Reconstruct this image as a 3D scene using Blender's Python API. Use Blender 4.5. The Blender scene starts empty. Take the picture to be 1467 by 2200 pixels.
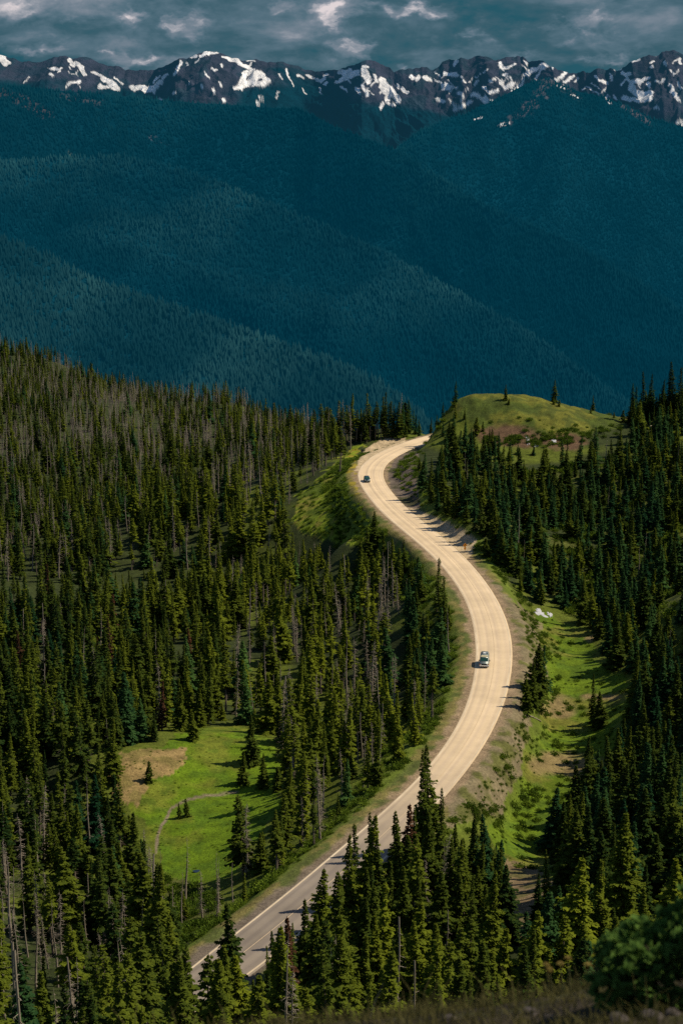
import bpy, bmesh, math, random
import numpy as np
from mathutils import Vector, Matrix
random.seed(7)
sc = bpy.context.scene
COL = sc.collection
# ------------------------------------------------------------------ survey
# The layout was surveyed from the photograph: sight lines through picture points are met
# with the ground so every thing gets its real place on the terrain (metres).
F = 3800.0
PITCH = math.atan(870 / F)
ZC = 112.0
CP, SP = math.cos(PITCH), math.sin(PITCH)

def project(x, y, z):
    z = np.asarray(z) - ZC
    dep = y * CP - z * SP
    up = y * SP + z * CP
    return 733.5 + F * np.asarray(x) / dep, 1100 - F * up / dep

def sight(px, py):
    a = (px - 733.5) / F
    b = (1100 - py) / F
    return np.array([a, CP + b * SP, -SP + b * CP])

def at_z(px, py, z):
    d = sight(px, py)
    return d * ((z - ZC) / d[2]) + np.array([0, 0, ZC])

def at_y(px, py, Y):
    d = sight(px, py)
    return d * (Y / d[1]) + np.array([0, 0, ZC])

# ------------------------------------------------------------------ noise
def _hash(ix, iy, seed):
    h = (ix.astype(np.int64) * 374761393 + iy.astype(np.int64) * 668265263 + seed * 974711) & 0xffffffff
    h = ((h ^ (h >> 13)) * 1274126177) & 0xffffffff
    return ((h ^ (h >> 16)) & 0xffff) / 65535.0

def vnoise(x, y, seed=0):
    x = np.asarray(x, float); y = np.asarray(y, float)
    xi = np.floor(x); yi = np.floor(y)
    fx = x - xi; fy = y - yi
    fx = fx * fx * (3 - 2 * fx); fy = fy * fy * (3 - 2 * fy)
    a = _hash(xi, yi, seed); b = _hash(xi + 1, yi, seed)
    c = _hash(xi, yi + 1, seed); d = _hash(xi + 1, yi + 1, seed)
    return (a + (b - a) * fx) * (1 - fy) + (c + (d - c) * fx) * fy

def fbm(x, y, seed=0, octv=4):
    s = 0; a = .5; t = 0
    for k in range(octv):
        s = s + a * vnoise(x * 2 ** k + 17.3 * k, y * 2 ** k + 5.1 * k, seed + k); t += a; a *= .5
    return s / t

def ridged(x, y, seed=0, octv=4):
    s = 0; a = .5; t = 0
    for k in range(octv):
        s = s + a * (1 - np.abs(2 * vnoise(x * 2 ** k + 9.7 * k, y * 2 ** k + 3.3 * k, seed + k) - 1)); t += a; a *= .5
    return s / t

def sstep(e0, e1, x):
    t = np.clip((x - e0) / (e1 - e0), 0, 1)
    return t * t * (3 - 2 * t)

def in_poly(px, py, poly):
    inside = np.zeros(np.shape(px), bool)
    n = len(poly)
    for i in range(n):
        x1, y1 = poly[i]; x2, y2 = poly[(i + 1) % n]
        if y1 == y2: continue
        c = ((y1 > py) != (y2 > py)) & (px < (x2 - x1) * (py - y1) / (y2 - y1) + x1)
        inside ^= c
    return inside

def seg_dist(px, py, pts):
    best = np.full(np.shape(px), 1e9)
    for (x1, y1), (x2, y2) in zip(pts[:-1], pts[1:]):
        dx, dy = x2 - x1, y2 - y1
        t = np.clip(((px - x1) * dx + (py - y1) * dy) / max(dx * dx + dy * dy, 1e-9), 0, 1)
        best = np.minimum(best, np.hypot(px - x1 - t * dx, py - y1 - t * dy))
    return best

# ------------------------------------------------------------------ mesh helpers
def mesh_np(name, V, Q, mats, smooth=False, mat_idx=None, color=None, link=True, parent=None, fattr=None):
    V = np.asarray(V, np.float32); Q = np.asarray(Q, np.int32)
    me = bpy.data.meshes.new(name)
    me.vertices.add(len(V)); me.vertices.foreach_set('co', V.ravel())
    k = Q.shape[1] if len(Q) else 3
    me.loops.add(Q.size); me.loops.foreach_set('vertex_index', Q.ravel())
    me.polygons.add(len(Q))
    me.polygons.foreach_set('loop_start', np.arange(0, Q.size, k, dtype=np.int32))
    me.polygons.foreach_set('loop_total', np.full(len(Q), k, np.int32))
    if smooth: me.polygons.foreach_set('use_smooth', np.ones(len(Q), bool))
    for m in (mats if isinstance(mats, (list, tuple)) else [mats]): me.materials.append(m)
    if mat_idx is not None: me.polygons.foreach_set('material_index', np.asarray(mat_idx, np.int32))
    me.update(calc_edges=True)
    if color is not None:
        c = np.ones((len(V), 4), np.float32); c[:, :3] = color
        at = me.color_attributes.new('Col', 'FLOAT_COLOR', 'POINT'); at.data.foreach_set('color', c.ravel())
    if fattr is not None:
        for nm, arr in fattr.items():
            at = me.attributes.new(nm, 'FLOAT', 'POINT'); at.data.foreach_set('value', np.asarray(arr, np.float32))
    me.validate()
    o = bpy.data.objects.new(name, me)
    if link: COL.objects.link(o)
    if parent: o.parent = parent
    return o

def grid_faces(nr, nc):
    i = np.arange(nr * nc).reshape(nr, nc)
    return np.stack([i[:-1, :-1], i[:-1, 1:], i[1:, 1:], i[1:, :-1]], -1).reshape(-1, 4)

def obj_bm(name, bm, mat, parent=None, smooth=False):
    bmesh.ops.recalc_face_normals(bm, faces=bm.faces)
    me = bpy.data.meshes.new(name); bm.to_mesh(me); bm.free()
    if smooth:
        for p in me.polygons: p.use_smooth = True
    me.materials.append(mat)
    o = bpy.data.objects.new(name, me); COL.objects.link(o)
    if parent: o.parent = parent
    return o

def tag(o, label=None, cat=None, group=None, kind=None):
    if label: o['label'] = label
    if cat: o['category'] = cat
    if group: o['group'] = group
    if kind: o['kind'] = kind
    return o

def empty(name, loc=(0, 0, 0), rz=0):
    o = bpy.data.objects.new(name, None); COL.objects.link(o)
    o.location = loc; o.rotation_euler = (0, 0, rz); o.empty_display_size = .3
    return o

def box(bm, x0, x1, y0, y1, z0, z1, bev=0):
    r = bmesh.ops.create_cube(bm, size=1)
    for v in r['verts']:
        v.co = Vector(((x0 + x1) / 2 + v.co.x * (x1 - x0), (y0 + y1) / 2 + v.co.y * (y1 - y0), (z0 + z1) / 2 + v.co.z * (z1 - z0)))
    if bev:
        es = {e for v in r['verts'] for e in v.link_edges}
        bmesh.ops.bevel(bm, geom=list(es), offset=bev, segments=2, affect='EDGES', profile=.5)

def cyl(bm, c, axis, r, h, seg=20, r2=None):
    m = Matrix.Translation(c) @ Vector((0, 0, 1)).rotation_difference(Vector(axis)).to_matrix().to_4x4()
    bmesh.ops.create_cone(bm, cap_ends=True, segments=seg, radius1=r, radius2=r if r2 is None else r2, depth=h, matrix=m)

def quad(bm, pts):
    bm.faces.new([bm.verts.new(p) for p in pts])

# ------------------------------------------------------------------ materials
def new_mat(name):
    m = bpy.data.materials.new(name); m.use_nodes = True
    n = m.node_tree; n.nodes.clear()
    return m, n

def N(nt, typ, **kw):
    n = nt.nodes.new(typ)
    for k, v in kw.items():
        if k == 'i':
            for a, b in v.items(): n.inputs[a].default_value = b
        else: setattr(n, k, v)
    return n

def pbr(name, col, rough=.6, metal=0, noise=.12, nscale=8, spec=.4, coat=0):
    m, nt = new_mat(name)
    out = N(nt, 'ShaderNodeOutputMaterial'); b = N(nt, 'ShaderNodeBsdfPrincipled')
    b.inputs['Roughness'].default_value = rough; b.inputs['Metallic'].default_value = metal
    b.inputs['Specular IOR Level'].default_value = spec
    b.inputs['Coat Weight'].default_value = coat
    tc = N(nt, 'ShaderNodeTexCoord'); no = N(nt, 'ShaderNodeTexNoise', i={'Scale': nscale, 'Detail': 4})
    nt.links.new(tc.outputs['Object'], no.inputs['Vector'])
    mx = N(nt, 'ShaderNodeMix', data_type='RGBA')
    mx.inputs[6].default_value = (*[c * (1 - noise * 2) for c in col], 1); mx.inputs[7].default_value = (*[min(1, c * (1 + noise * 2)) for c in col], 1)
    nt.links.new(no.outputs['Fac'], mx.inputs[0]); nt.links.new(mx.outputs[2], b.inputs['Base Color'])
    nt.links.new(b.outputs[0], out.inputs[0])
    return m

def foliage_mat(name, dark, light, transl=.28, nscale=.5):
    m, nt = new_mat(name); L = nt.links.new
    out = N(nt, 'ShaderNodeOutputMaterial')
    at = N(nt, 'ShaderNodeAttribute', attribute_type='INSTANCER', attribute_name='tint')
    geo = N(nt, 'ShaderNodeTexCoord'); no = N(nt, 'ShaderNodeTexNoise', i={'Scale': nscale * 5, 'Detail': 3})
    L(geo.outputs['Object'], no.inputs['Vector'])
    # tint: 0 dark .. 1 light ; noise gives light and dark clumps
    a = N(nt, 'ShaderNodeMath', operation='MULTIPLY_ADD', i={1: .9, 2: -.45}); L(no.outputs['Fac'], a.inputs[0])
    s = N(nt, 'ShaderNodeMath', operation='ADD', use_clamp=True); L(a.outputs[0], s.inputs[0]); L(at.outputs['Fac'], s.inputs[1])
    r = N(nt, 'ShaderNodeValToRGB'); e = r.color_ramp.elements
    e[0].position = 0; e[0].color = (*dark, 1); e[1].position = 1; e[1].color = (*light, 1)
    L(s.outputs[0], r.inputs[0])
    d = N(nt, 'ShaderNodeBsdfDiffuse'); t = N(nt, 'ShaderNodeBsdfTranslucent'); mx = N(nt, 'ShaderNodeMixShader', i={0: transl})
    L(r.outputs[0], d.inputs[0]); L(r.outputs[0], t.inputs[0]); L(d.outputs[0], mx.inputs[1]); L(t.outputs[0], mx.inputs[2])
    L(mx.outputs[0], out.inputs[0])
    return m

M_NEEDLE = foliage_mat('fir needles', (.020, .046, .014), (.195, .235, .020), .36)
M_BLUE = foliage_mat('blue green needles', (.012, .048, .024), (.095, .185, .045), .36)
M_RUST = foliage_mat('withered needles', (.04, .022, .014), (.14, .065, .035), .15)
M_BARK = pbr('grey bark', (.16, .13, .105), .9, 0, .25, 3, .1)
M_DEAD = pbr('weathered dead wood', (.25, .215, .17), .9, 0, .2, 2, .1)
M_DARKBARK = pbr('dark bark', (.07, .055, .042), .95, 0, .25, 3, .1)
M_SHRUB = foliage_mat('shrub leaves', (.04, .08, .012), (.16, .23, .025), .35, 1.2)

def ground_mat():
    m, nt = new_mat('alpine ground'); L = nt.links.new
    out = N(nt, 'ShaderNodeOutputMaterial'); b = N(nt, 'ShaderNodeBsdfPrincipled', i={'Roughness': .95, 'Specular IOR Level': .1})
    at = N(nt, 'ShaderNodeVertexColor', layer_name='Col')
    tc = N(nt, 'ShaderNodeTexCoord')
    n1 = N(nt, 'ShaderNodeTexNoise', i={'Scale': .35, 'Detail': 6, 'Roughness': .65}); L(tc.outputs['Object'], n1.inputs['Vector'])
    n2 = N(nt, 'ShaderNodeTexNoise', i={'Scale': 2.2, 'Detail': 5, 'Roughness': .7}); L(tc.outputs['Object'], n2.inputs['Vector'])
    a = N(nt, 'ShaderNodeMath', operation='MULTIPLY'); L(n1.outputs['Fac'], a.inputs[0]); L(n2.outputs['Fac'], a.inputs[1])
    mr = N(nt, 'ShaderNodeMapRange', i={1: .12, 2: .42, 3: .45, 4: 1.6}); L(a.outputs[0], mr.inputs[0])
    mx = N(nt, 'ShaderNodeMix', data_type='RGBA', blend_type='MULTIPLY', i={0: 1})
    L(at.outputs['Color'], mx.inputs[6]); L(mr.outputs[0], mx.inputs[7]); L(mx.outputs[2], b.inputs['Base Color'])
    bp = N(nt, 'ShaderNodeBump', i={'Strength': .8, 'Distance': .5}); L(a.outputs[0], bp.inputs['Height']); L(bp.outputs[0], b.inputs['Normal'])
    L(b.outputs[0], out.inputs[0])
    return m

def far_mat(name, air, gain=1, nscale=.01, bump=0):
    # distant slope: surface colour plus the thin constant air light of kilometres of haze in front of it
    m, nt = new_mat(name); L = nt.links.new
    out = N(nt, 'ShaderNodeOutputMaterial'); b = N(nt, 'ShaderNodeBsdfDiffuse')
    at = N(nt, 'ShaderNodeVertexColor', layer_name='Col')
    tc = N(nt, 'ShaderNodeTexCoord')
    n1 = N(nt, 'ShaderNodeTexNoise', i={'Scale': nscale, 'Detail': 8, 'Roughness': .7}); L(tc.outputs['Object'], n1.inputs['Vector'])
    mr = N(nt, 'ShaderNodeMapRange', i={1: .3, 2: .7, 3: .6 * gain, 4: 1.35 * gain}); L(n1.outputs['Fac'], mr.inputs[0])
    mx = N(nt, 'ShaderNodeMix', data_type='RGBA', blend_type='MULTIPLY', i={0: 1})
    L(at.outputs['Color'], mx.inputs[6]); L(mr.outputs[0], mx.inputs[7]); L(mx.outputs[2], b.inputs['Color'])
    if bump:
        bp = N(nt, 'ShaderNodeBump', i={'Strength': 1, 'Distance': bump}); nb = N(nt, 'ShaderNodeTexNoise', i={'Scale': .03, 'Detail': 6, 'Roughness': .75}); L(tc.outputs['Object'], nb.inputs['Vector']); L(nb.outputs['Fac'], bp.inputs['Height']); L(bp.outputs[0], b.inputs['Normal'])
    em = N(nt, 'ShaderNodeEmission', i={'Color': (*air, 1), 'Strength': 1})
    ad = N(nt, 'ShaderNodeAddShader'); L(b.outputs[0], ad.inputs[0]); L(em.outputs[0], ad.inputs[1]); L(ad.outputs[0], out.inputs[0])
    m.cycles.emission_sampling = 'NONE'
    return m

# ------------------------------------------------------------------ road survey
RL = [(905, 942), (893, 946), (860, 954), (818, 968), (797, 982), (784, 992), (772, 1004), (767, 1016), (768, 1028), (775, 1043), (786, 1060), (805, 1085), (838, 1118), (876, 1148), (914, 1180), (949, 1214), (978, 1250), (1002, 1290), (1016, 1330), (1023, 1380), (1024, 1420), (1017, 1470), (1002, 1520), (978, 1570), (943, 1622), (903, 1668), (862, 1710), (808, 1755), (760, 1797), (712, 1840), (655, 1885), (598, 1930), (545, 1970), (490, 2015), (440, 2055), (385, 2100), (300, 2165)]
RR = [(905, 955), (893, 960), (859, 976), (838, 987), (824, 1002), (819, 1017), (823, 1032), (831, 1046), (843, 1060), (862, 1082), (890, 1106), (930, 1138), (960, 1163), (1000, 1199), (1035, 1240), (1063, 1280), (1083, 1320), (1096, 1360), (1100, 1400), (1097, 1450), (1086, 1500), (1066, 1550), (1040, 1600), (1005, 1650), (960, 1705), (905, 1765), (850, 1825), (795, 1880), (735, 1935), (665, 1995), (610, 2040), (560, 2080), (500, 2120), (430, 2170), (340, 2235)]

def smooth_poly(P, n, it=3):
    P = np.array(P, float)
    for _ in range(it):
        A = P[:-1] * .75 + P[1:] * .25; B = P[:-1] * .25 + P[1:] * .75
        P = np.vstack([P[:1], np.stack([A, B], 1).reshape(-1, P.shape[1]), P[-1:]])
    s = np.r_[0, np.cumsum(np.hypot(*np.diff(P[:, :2], axis=0).T))]
    t = np.linspace(0, s[-1], n)
    return np.stack([np.interp(t, s, P[:, k]) for k in range(P.shape[1])], 1)

Lw = smooth_poly([at_z(*q, 0)[:2] for q in RL], 500)
Rw = smooth_poly([at_z(*q, 0)[:2] for q in RR], 900)
cen = []; wid = []
for p in Lw:
    d = np.hypot(*(Rw - p).T); k = d.argmin()
    cen.append((p + Rw[k]) / 2); wid.append(d[k])
cen = np.array(cen); wid = np.array(wid)
k = np.ones(31) / 31
pad = lambda a: np.r_[np.full(15, a[0]) + (np.arange(-15, 0)) * (a[1] - a[0]), a, np.full(15, a[-1]) + np.arange(1, 16) * (a[-1] - a[-2])]
cen = np.stack([np.convolve(pad(cen[:, 0]), k, 'valid'), np.convolve(pad(cen[:, 1]), k, 'valid')], 1)
wid = np.clip(np.convolve(np.pad(wid, 15, mode='edge'), k, 'valid'), 6.4, 8.2)
# lengthen the far end around the knoll and the near end down the hill
d0 = cen[0] - cen[6]; d0 /= np.linalg.norm(d0)
ext0 = []
ang = math.atan2(d0[1], d0[0]); p = cen[0].copy()
for i in range(60):
    ang -= .012; p = p + np.array([math.cos(ang), math.sin(ang)]) * 1.0; ext0.append(p.copy())
d1 = cen[-1] - cen[-6]; d1 /= np.linalg.norm(d1)
ext1 = [cen[-1] + d1 * (i + 1) for i in range(60)]
ROADC = np.vstack([ext0[::-1], cen, ext1])
ROADW = np.r_[np.full(60, wid[0]), wid, np.full(60, wid[-1])]

def road_dist(x, y):
    """distance to the road edge (negative on the road) and side (+ left of travel to camera = east)"""
    x = np.asarray(x, float).ravel(); y = np.asarray(y, float).ravel()
    best = np.full(x.shape, 1e9); side = np.zeros(x.shape)
    C = ROADC[::3]; Wd = ROADW[::3]
    T = np.gradient(C, axis=0)
    for i in range(len(C)):
        dx = x - C[i, 0]; dy = y - C[i, 1]
        d = np.hypot(dx, dy) - Wd[i] / 2
        m = d < best
        best[m] = d[m]; side[m] = np.sign(T[i, 0] * dy[m] - T[i, 1] * dx[m])
    return best, side

# ------------------------------------------------------------------ terrain height
ctrl = []
for q in ROADC[::14]: ctrl.append((q[0], q[1], 0.0))
cz = [  # picture point, height
 (960, 1450, -2.5), (900, 1450, -8), (800, 1450, -14), (650, 1450, -17), (925, 1250, -4), (850, 1250, -12), (700, 1250, -19),
 (890, 1570, -4), (820, 1600, -9), (720, 1650, -11), (720, 1760, -4), (640, 1800, -7), (600, 1870, -4.5), (480, 1960, -5), (520, 1900, -8),
 (700, 1050, -4.5), (630, 1110, -10), (735, 1170, -6), (745, 1010, -1.2), (680, 990, -8),
 (250, 1640, -8), (320, 1610, -8), (400, 1700, -11.5), (560, 1600, -11), (400, 1850, -12.5), (330, 1930, -12), (500, 1720, -12), (420, 1570, -11),
 (100, 1500, -14), (100, 1700, -12), (100, 1900, -9), (200, 1800, -12), (100, 2100, -3), (-150, 2000, -3), (250, 2080, -5), (0, 2250, 6), (330, 2200, 3),
 (200, 1300, -22), (500, 1300, -22), (350, 1450, -18), (300, 1100, -32), (550, 1050, -27), (-100, 1250, -22), (-200, 1600, -10),
 (100, 900, -42), (400, 950, -42), (620, 960, -24), (0, 1050, -36), (-200, 900, -42), (250, 860, -46),
 # right hand side
 (1130, 1440, -4), (1150, 1320, -6), (1220, 1400, -8), (1250, 1500, -8), (1170, 1480, -7), (1220, 1650, -8), (1120, 1760, -8), (1150, 1820, -8), (1090, 1650, -4.5), (1010, 1740, -1),
 (1160, 1560, -7.5), (1130, 1890, -2), (1110, 1980, 6), (1180, 1850, -6), (1200, 1780, -7.5),
 (1330, 1400, -4), (1400, 1500, 0), (1350, 1650, -3), (1450, 1300, 4), (1450, 1500, 4), (1450, 1700, 5), (1300, 1800, -1), (1400, 1900, 10), (1250, 1950, 8), (1600, 1600, 14), (1600, 1300, 12),
 (1200, 1280, -7), (1080, 1195, -1), (1150, 1200, -3), (1300, 1200, -4), (1200, 1100, -3), (1450, 1100, 3), (1050, 1080, 0), (980, 1060, 1.5), (1000, 1000, 3.5), (1150, 1020, 1.0), (1300, 1050, 1), (1450, 980, 6), (910, 1040, 4), (880, 1050, 2), (870, 1000, 3.0), (1600, 1000, 10)]
for q in cz: ctrl.append(tuple(at_z(*q)))
cy = [(900, 952, 580), (912, 930, 584), (930, 905, 588), (950, 882, 592), (1000, 864, 600), (1100, 856, 604), (1200, 866, 604), (1300, 889, 604), (1360, 900, 604), (1450, 898, 610), (1150, 935, 570), (1050, 930, 572), (1280, 935, 572), (1650, 900, 620),
      (0, 752, 1250), (200, 812, 1140), (400, 856, 1040), (600, 905, 920), (680, 935, 760), (-300, 690, 1400), (740, 938, 640), (800, 938, 632), (860, 934, 632)]
for q in cy: ctrl.append(tuple(at_y(*q)))
# the photographer's hill
for X, prof in ((-110, 0), (-60, 0), (-25, 0), (0, 0), (25, 1), (60, 3)):
    for Y, Z in ((60, 73), (100, 48), (130, 32.5), (155, 21), (178, 10)):
        ctrl.append((X * (.5 + Y / 300), Y, Z + prof))
ctrl = np.array(ctrl)
SC = np.array([100., 100.])
U = ctrl[:, :2] / SC
def _phi(r2): return .5 * r2 * np.log(r2 + 1e-9)
def _A(P, Q): return _phi(((P[:, None, :] - Q[None]) ** 2).sum(-1))
n = len(U)
K = np.zeros((n + 3, n + 3)); K[:n, :n] = _A(U, U) + np.eye(n) * 2e-4
K[:n, n] = 1; K[:n, n + 1:] = U; K[n, :n] = 1; K[n + 1:, :n] = U.T
WT = np.linalg.solve(K, np.r_[ctrl[:, 2], 0, 0, 0])
CR_A = (np.array([-500, -300, 0, 200, 400, 600, 680, 740, 800, 888, 1000, 1150, 1300, 1467, 1800]) - 733.5) / F
CR_Y = np.array([1500, 1400, 1250, 1140, 1040, 920, 760, 655, 650, 640, 612, 612, 612, 640, 660], float)

def height(x, y):
    x = np.asarray(x, float); y = np.asarray(y, float); sh = np.broadcast(x, y).shape
    x = np.broadcast_to(x, sh).ravel(); y = np.broadcast_to(y, sh).ravel()
    yc = np.interp(x / np.maximum(y, 1), CR_A, CR_Y)
    yy = np.minimum(y, yc + 30); xx = np.where(y > yy, x * yy / np.maximum(y, 1), x)
    z = np.zeros(len(x))
    for s in range(0, len(x), 60000):
        P = np.stack([xx[s:s + 60000], yy[s:s + 60000]], 1) / SC
        z[s:s + 60000] = _A(P, U) @ WT[:n] + WT[n] + P @ WT[n + 1:]
    z += (fbm(x / 22, y / 22, 3, 4) - .5) * 2.2 * sstep(60, 200, y)
    z += (fbm(x / 110, y / 110, 13, 3) - .5) * 16 * sstep(650, 950, y) * (x < 40)
    z += (fbm(x / 4.5, y / 4.5, 15, 3) - .5) * 1.5 * sstep(540, 570, y) * (x > 34)
    rd, side = road_dist(x, y)
    z = np.where(rd < 12, z * sstep(1.8, 9, rd) + (-.06) * (1 - sstep(1.8, 9, rd)), z)
    d = np.maximum(0, y - yc)
    z -= .75 * d * d / (d + 25)
    # summit the photographer stands on
    xl = np.clip(x, -4, 5); near = 104.80 - .62 * (y - 13) + .11 * xl + .022 * xl * np.abs(xl) + np.where(y > 14.2, -.55 * np.maximum(0, y - 14.2) * .35, 0)
    near = np.where(y < 13, 104.80 + .11 * xl + .022 * xl * np.abs(xl) + (13 - y) * .42, near) + (fbm(x * 1.3, y * 1.3, 9, 4) - .5) * .12
    w = sstep(35, 70, y)
    z = near * (1 - w) + z * w
    return z.reshape(sh)

# ------------------------------------------------------------------ ground colours
MEADOW_L = [(330, 1602), (400, 1568), (500, 1552), (590, 1585), (610, 1720), (560, 1790), (500, 1880), (400, 1905), (345, 1870), (325, 1790), (262, 1715), (240, 1625)]
TAN_L = [(245, 1625), (330, 1600), (405, 1612), (375, 1640), (318, 1680), (300, 1720), (250, 1715)]
MEADOW_R = [(1150, 1322), (1262, 1345), (1285, 1420), (1352, 1462), (1352, 1560), (1312, 1640), (1255, 1680), (1205, 1790), (1192, 1885), (1100, 1860), (1055, 1790), (1065, 1745), (1112, 1680), (1140, 1600), (1150, 1530), (1172, 1450), (1160, 1380)]
BANK_R = [(1098, 1480), (1120, 1520), (1138, 1600), (1112, 1680), (1065, 1755), (955, 1775), (962, 1700), (1005, 1650), (1040, 1600), (1070, 1550)]
BANK_RU = [(1005, 1195), (1095, 1285), (1152, 1330), (1165, 1380), (1170, 1460), (1120, 1520), (1090, 1480), (1100, 1400), (1080, 1310), (1035, 1240)]
BARE_R = [(1085, 1850), (1150, 1862), (1185, 1905), (1150, 1960), (1125, 2040), (1075, 2020), (1085, 1940)]
SLOPE_L = [(780, 950), (768, 1010), (790, 1085), (850, 1150), (775, 1170), (690, 1165), (615, 1125), (640, 1060), (690, 1020), (740, 975)]
LOW_L = [(340, 1880), (420, 1900), (480, 1930), (400, 2020), (320, 1990)]
DOME = [(965, 884), (985, 860), (1005, 846), (1100, 832), (1250, 845), (1365, 885), (1340, 918), (1290, 925), (1225, 950), (1170, 962), (1100, 955), (1065, 938), (1015, 908)]
CUT = [(893, 942), (870, 962), (848, 988), (832, 1015), (838, 1050), (878, 1098), (905, 1092), (893, 1040), (893, 1000), (900, 960)]
YELLOW = [(745, 985), (772, 955), (768, 1000), (764, 1030), (772, 1062), (758, 1066), (748, 1030)]
TURN_R = [(868, 1086), (920, 1104), (1000, 1140), (1024, 1162), (1012, 1192), (1000, 1200), (930, 1140)]
TURN_L = [(870, 936), (850, 937), (815, 946), (788, 962), (772, 985), (762, 1012), (775, 1010), (800, 985), (860, 956), (872, 952)]

def ground_color(x, y, z):
    px, py = project(x, y, z)
    jx = (fbm(x / 5, y / 5, 21, 4) - .5) * 46; jy = (fbm(x / 5, y / 5, 31, 4) - .5) * 30
    qx, qy = px + jx, py + jy
    nz = fbm(x / 9, y / 9, 41, 4); n2 = fbm(x / 2.5, y / 2.5, 51, 3); n3 = fbm(x / 28, y / 28, 61, 3)
    rd, side = road_dist(x, y)
    c = np.zeros((len(x), 3))
    c[:] = (.034, .046, .015)
    g = (sstep(.42, .56, n3) * np.where((px < 520) & (py < 1500), .08, 1))[:, None]; c = c * (1 - g) + np.array((.090, .115, .016)) * g
    def lay(mask, col):
        nonlocal c
        m = np.clip(np.asarray(mask, float), 0, 1)[:, None]; c = c * (1 - m) + np.asarray(col) * m
    right = px > 1000
    lay((right & (py > 1000) & (py < 1300)) * sstep(.46, .58, nz), (.085, .10, .022))
    lay(in_poly(qx, qy, MEADOW_L), (.100, .165, .008)); lay(in_poly(qx, qy, MEADOW_L) * sstep(.54, .70, nz) * .7, (.14, .15, .022)); lay(in_poly(qx, qy, MEADOW_L) * sstep(.5, .62, n2) * .5, (.055, .11, .010))
    lay(in_poly(px + jx * 1.5, py + jy * 1.6, TAN_L), (.25, .18, .075)); lay(in_poly(qx, qy, TAN_L) * sstep(.48, .6, n2) * .7, (.15, .13, .04))
    lay(in_poly(qx, qy, MEADOW_R), (.100, .155, .010)); lay(in_poly(qx, qy, MEADOW_R) * sstep(.52, .66, nz) * .8, (.15, .145, .03)); lay(in_poly(qx, qy, MEADOW_R) * sstep(.5, .62, n2) * .5, (.05, .10, .012))
    for ex, ey, rx, ry in ((1190, 1520, 62, 26), (1255, 1655, 48, 42), (1195, 1640, 60, 30), (1290, 1500, 50, 10), (1270, 1370, 24, 10)):
        lay(np.clip(1.6 - 1.6 * (((qx - ex) / rx) ** 2 + ((qy - ey) / ry) ** 2), 0, 1), (.20, .155, .07))
    lay(in_poly(qx, qy, LOW_L), (.075, .085, .022))
    lay(in_poly(qx, qy, BARE_R), (.19, .140, .080)); lay(in_poly(qx, qy, BARE_R) * sstep(.48, .6, n2), (.11, .10, .04))
    lay(in_poly(qx, qy, SLOPE_L), (.17, .225, .018)); lay(in_poly(qx, qy, SLOPE_L) * sstep(.5, .6, n2), (.20, .19, .035)); lay(in_poly(qx, qy, SLOPE_L) * sstep(.58, .7, nz), (.09, .13, .015))
    lay(in_poly(px + jx * .3, py + jy * .3, DOME), (.125, .130, .022)); lay(in_poly(px, py, DOME) * sstep(.42, .56, nz), (.065, .090, .016)); lay(in_poly(px, py, DOME) * sstep(.5, .6, n2) * .7, (.05, .07, .016))
    for ex, ey, rx, ry in ((1100, 938, 80, 24), (1060, 925, 50, 18), (1200, 950, 60, 14)):
        lay(np.clip(1.7 - 1.7 * (((qx - ex) / rx) ** 2 + ((qy - ey) / ry) ** 2), 0, 1), (.12, .075, .045))
    # road verges: gravel, then dry grass, then green
    vg = 1 - sstep(5.5, 9, rd + (nz - .5) * 5)
    lay(vg, (.115, .155, .022))
    lay((1 - sstep(2.6, 4.4, rd + (n2 - .5) * 4)), (.17, .15, .05))
    lay((1 - sstep(2.6, 4.6, rd)) * sstep(.48, .58, n2), (.09, .11, .03))
    lay(in_poly(qx, qy, BANK_R) | in_poly(qx, qy, BANK_RU), (.185, .155, .092)); lay((in_poly(qx, qy, BANK_R) | in_poly(qx, qy, BANK_RU)) * sstep(.5, .62, n2), (.11, .115, .035))
    gr = 1 - sstep(1.0, 2.2, rd + (n2 - .5) * 2.4)
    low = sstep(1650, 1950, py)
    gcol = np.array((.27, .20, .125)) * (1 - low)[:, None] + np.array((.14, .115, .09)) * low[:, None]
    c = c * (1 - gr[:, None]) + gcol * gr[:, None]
    lay(in_poly(px + jx * .15, py + jy * .15, CUT), (.15, .12, .095)); lay(in_poly(px, py, CUT) * sstep(.5, .62, nz), (.06, .06, .03))
    lay(in_poly(px + jx * .1, py + jy * .1, TURN_R), (.46, .36, .225)); lay(in_poly(px + jx * .35, py + jy * .35, YELLOW) * sstep(.42, .58, n2), (.30, .24, .03)); lay(in_poly(px + jx * .03, py + jy * .03, TURN_L), (.47, .37, .235))
    # stream bed in the left meadow
    lay(1 - sstep(1.6, 3.8, seg_dist(px + jx * .15, py + jy * .15, [(510, 1702), (470, 1707), (430, 1711), (395, 1722), (368, 1738), (360, 1755), (345, 1775), (338, 1800), (336, 1830)])), (.19, .15, .11))
    # summit in the foreground: stony soil and dry turf
    fg = sstep(60, 30, y)
    lay(fg, (.036, .030, .022)); lay(fg * sstep(.5, .66, fbm(x * 4, y * 4, 5, 3)), (.050, .052, .022))
    return c

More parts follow.
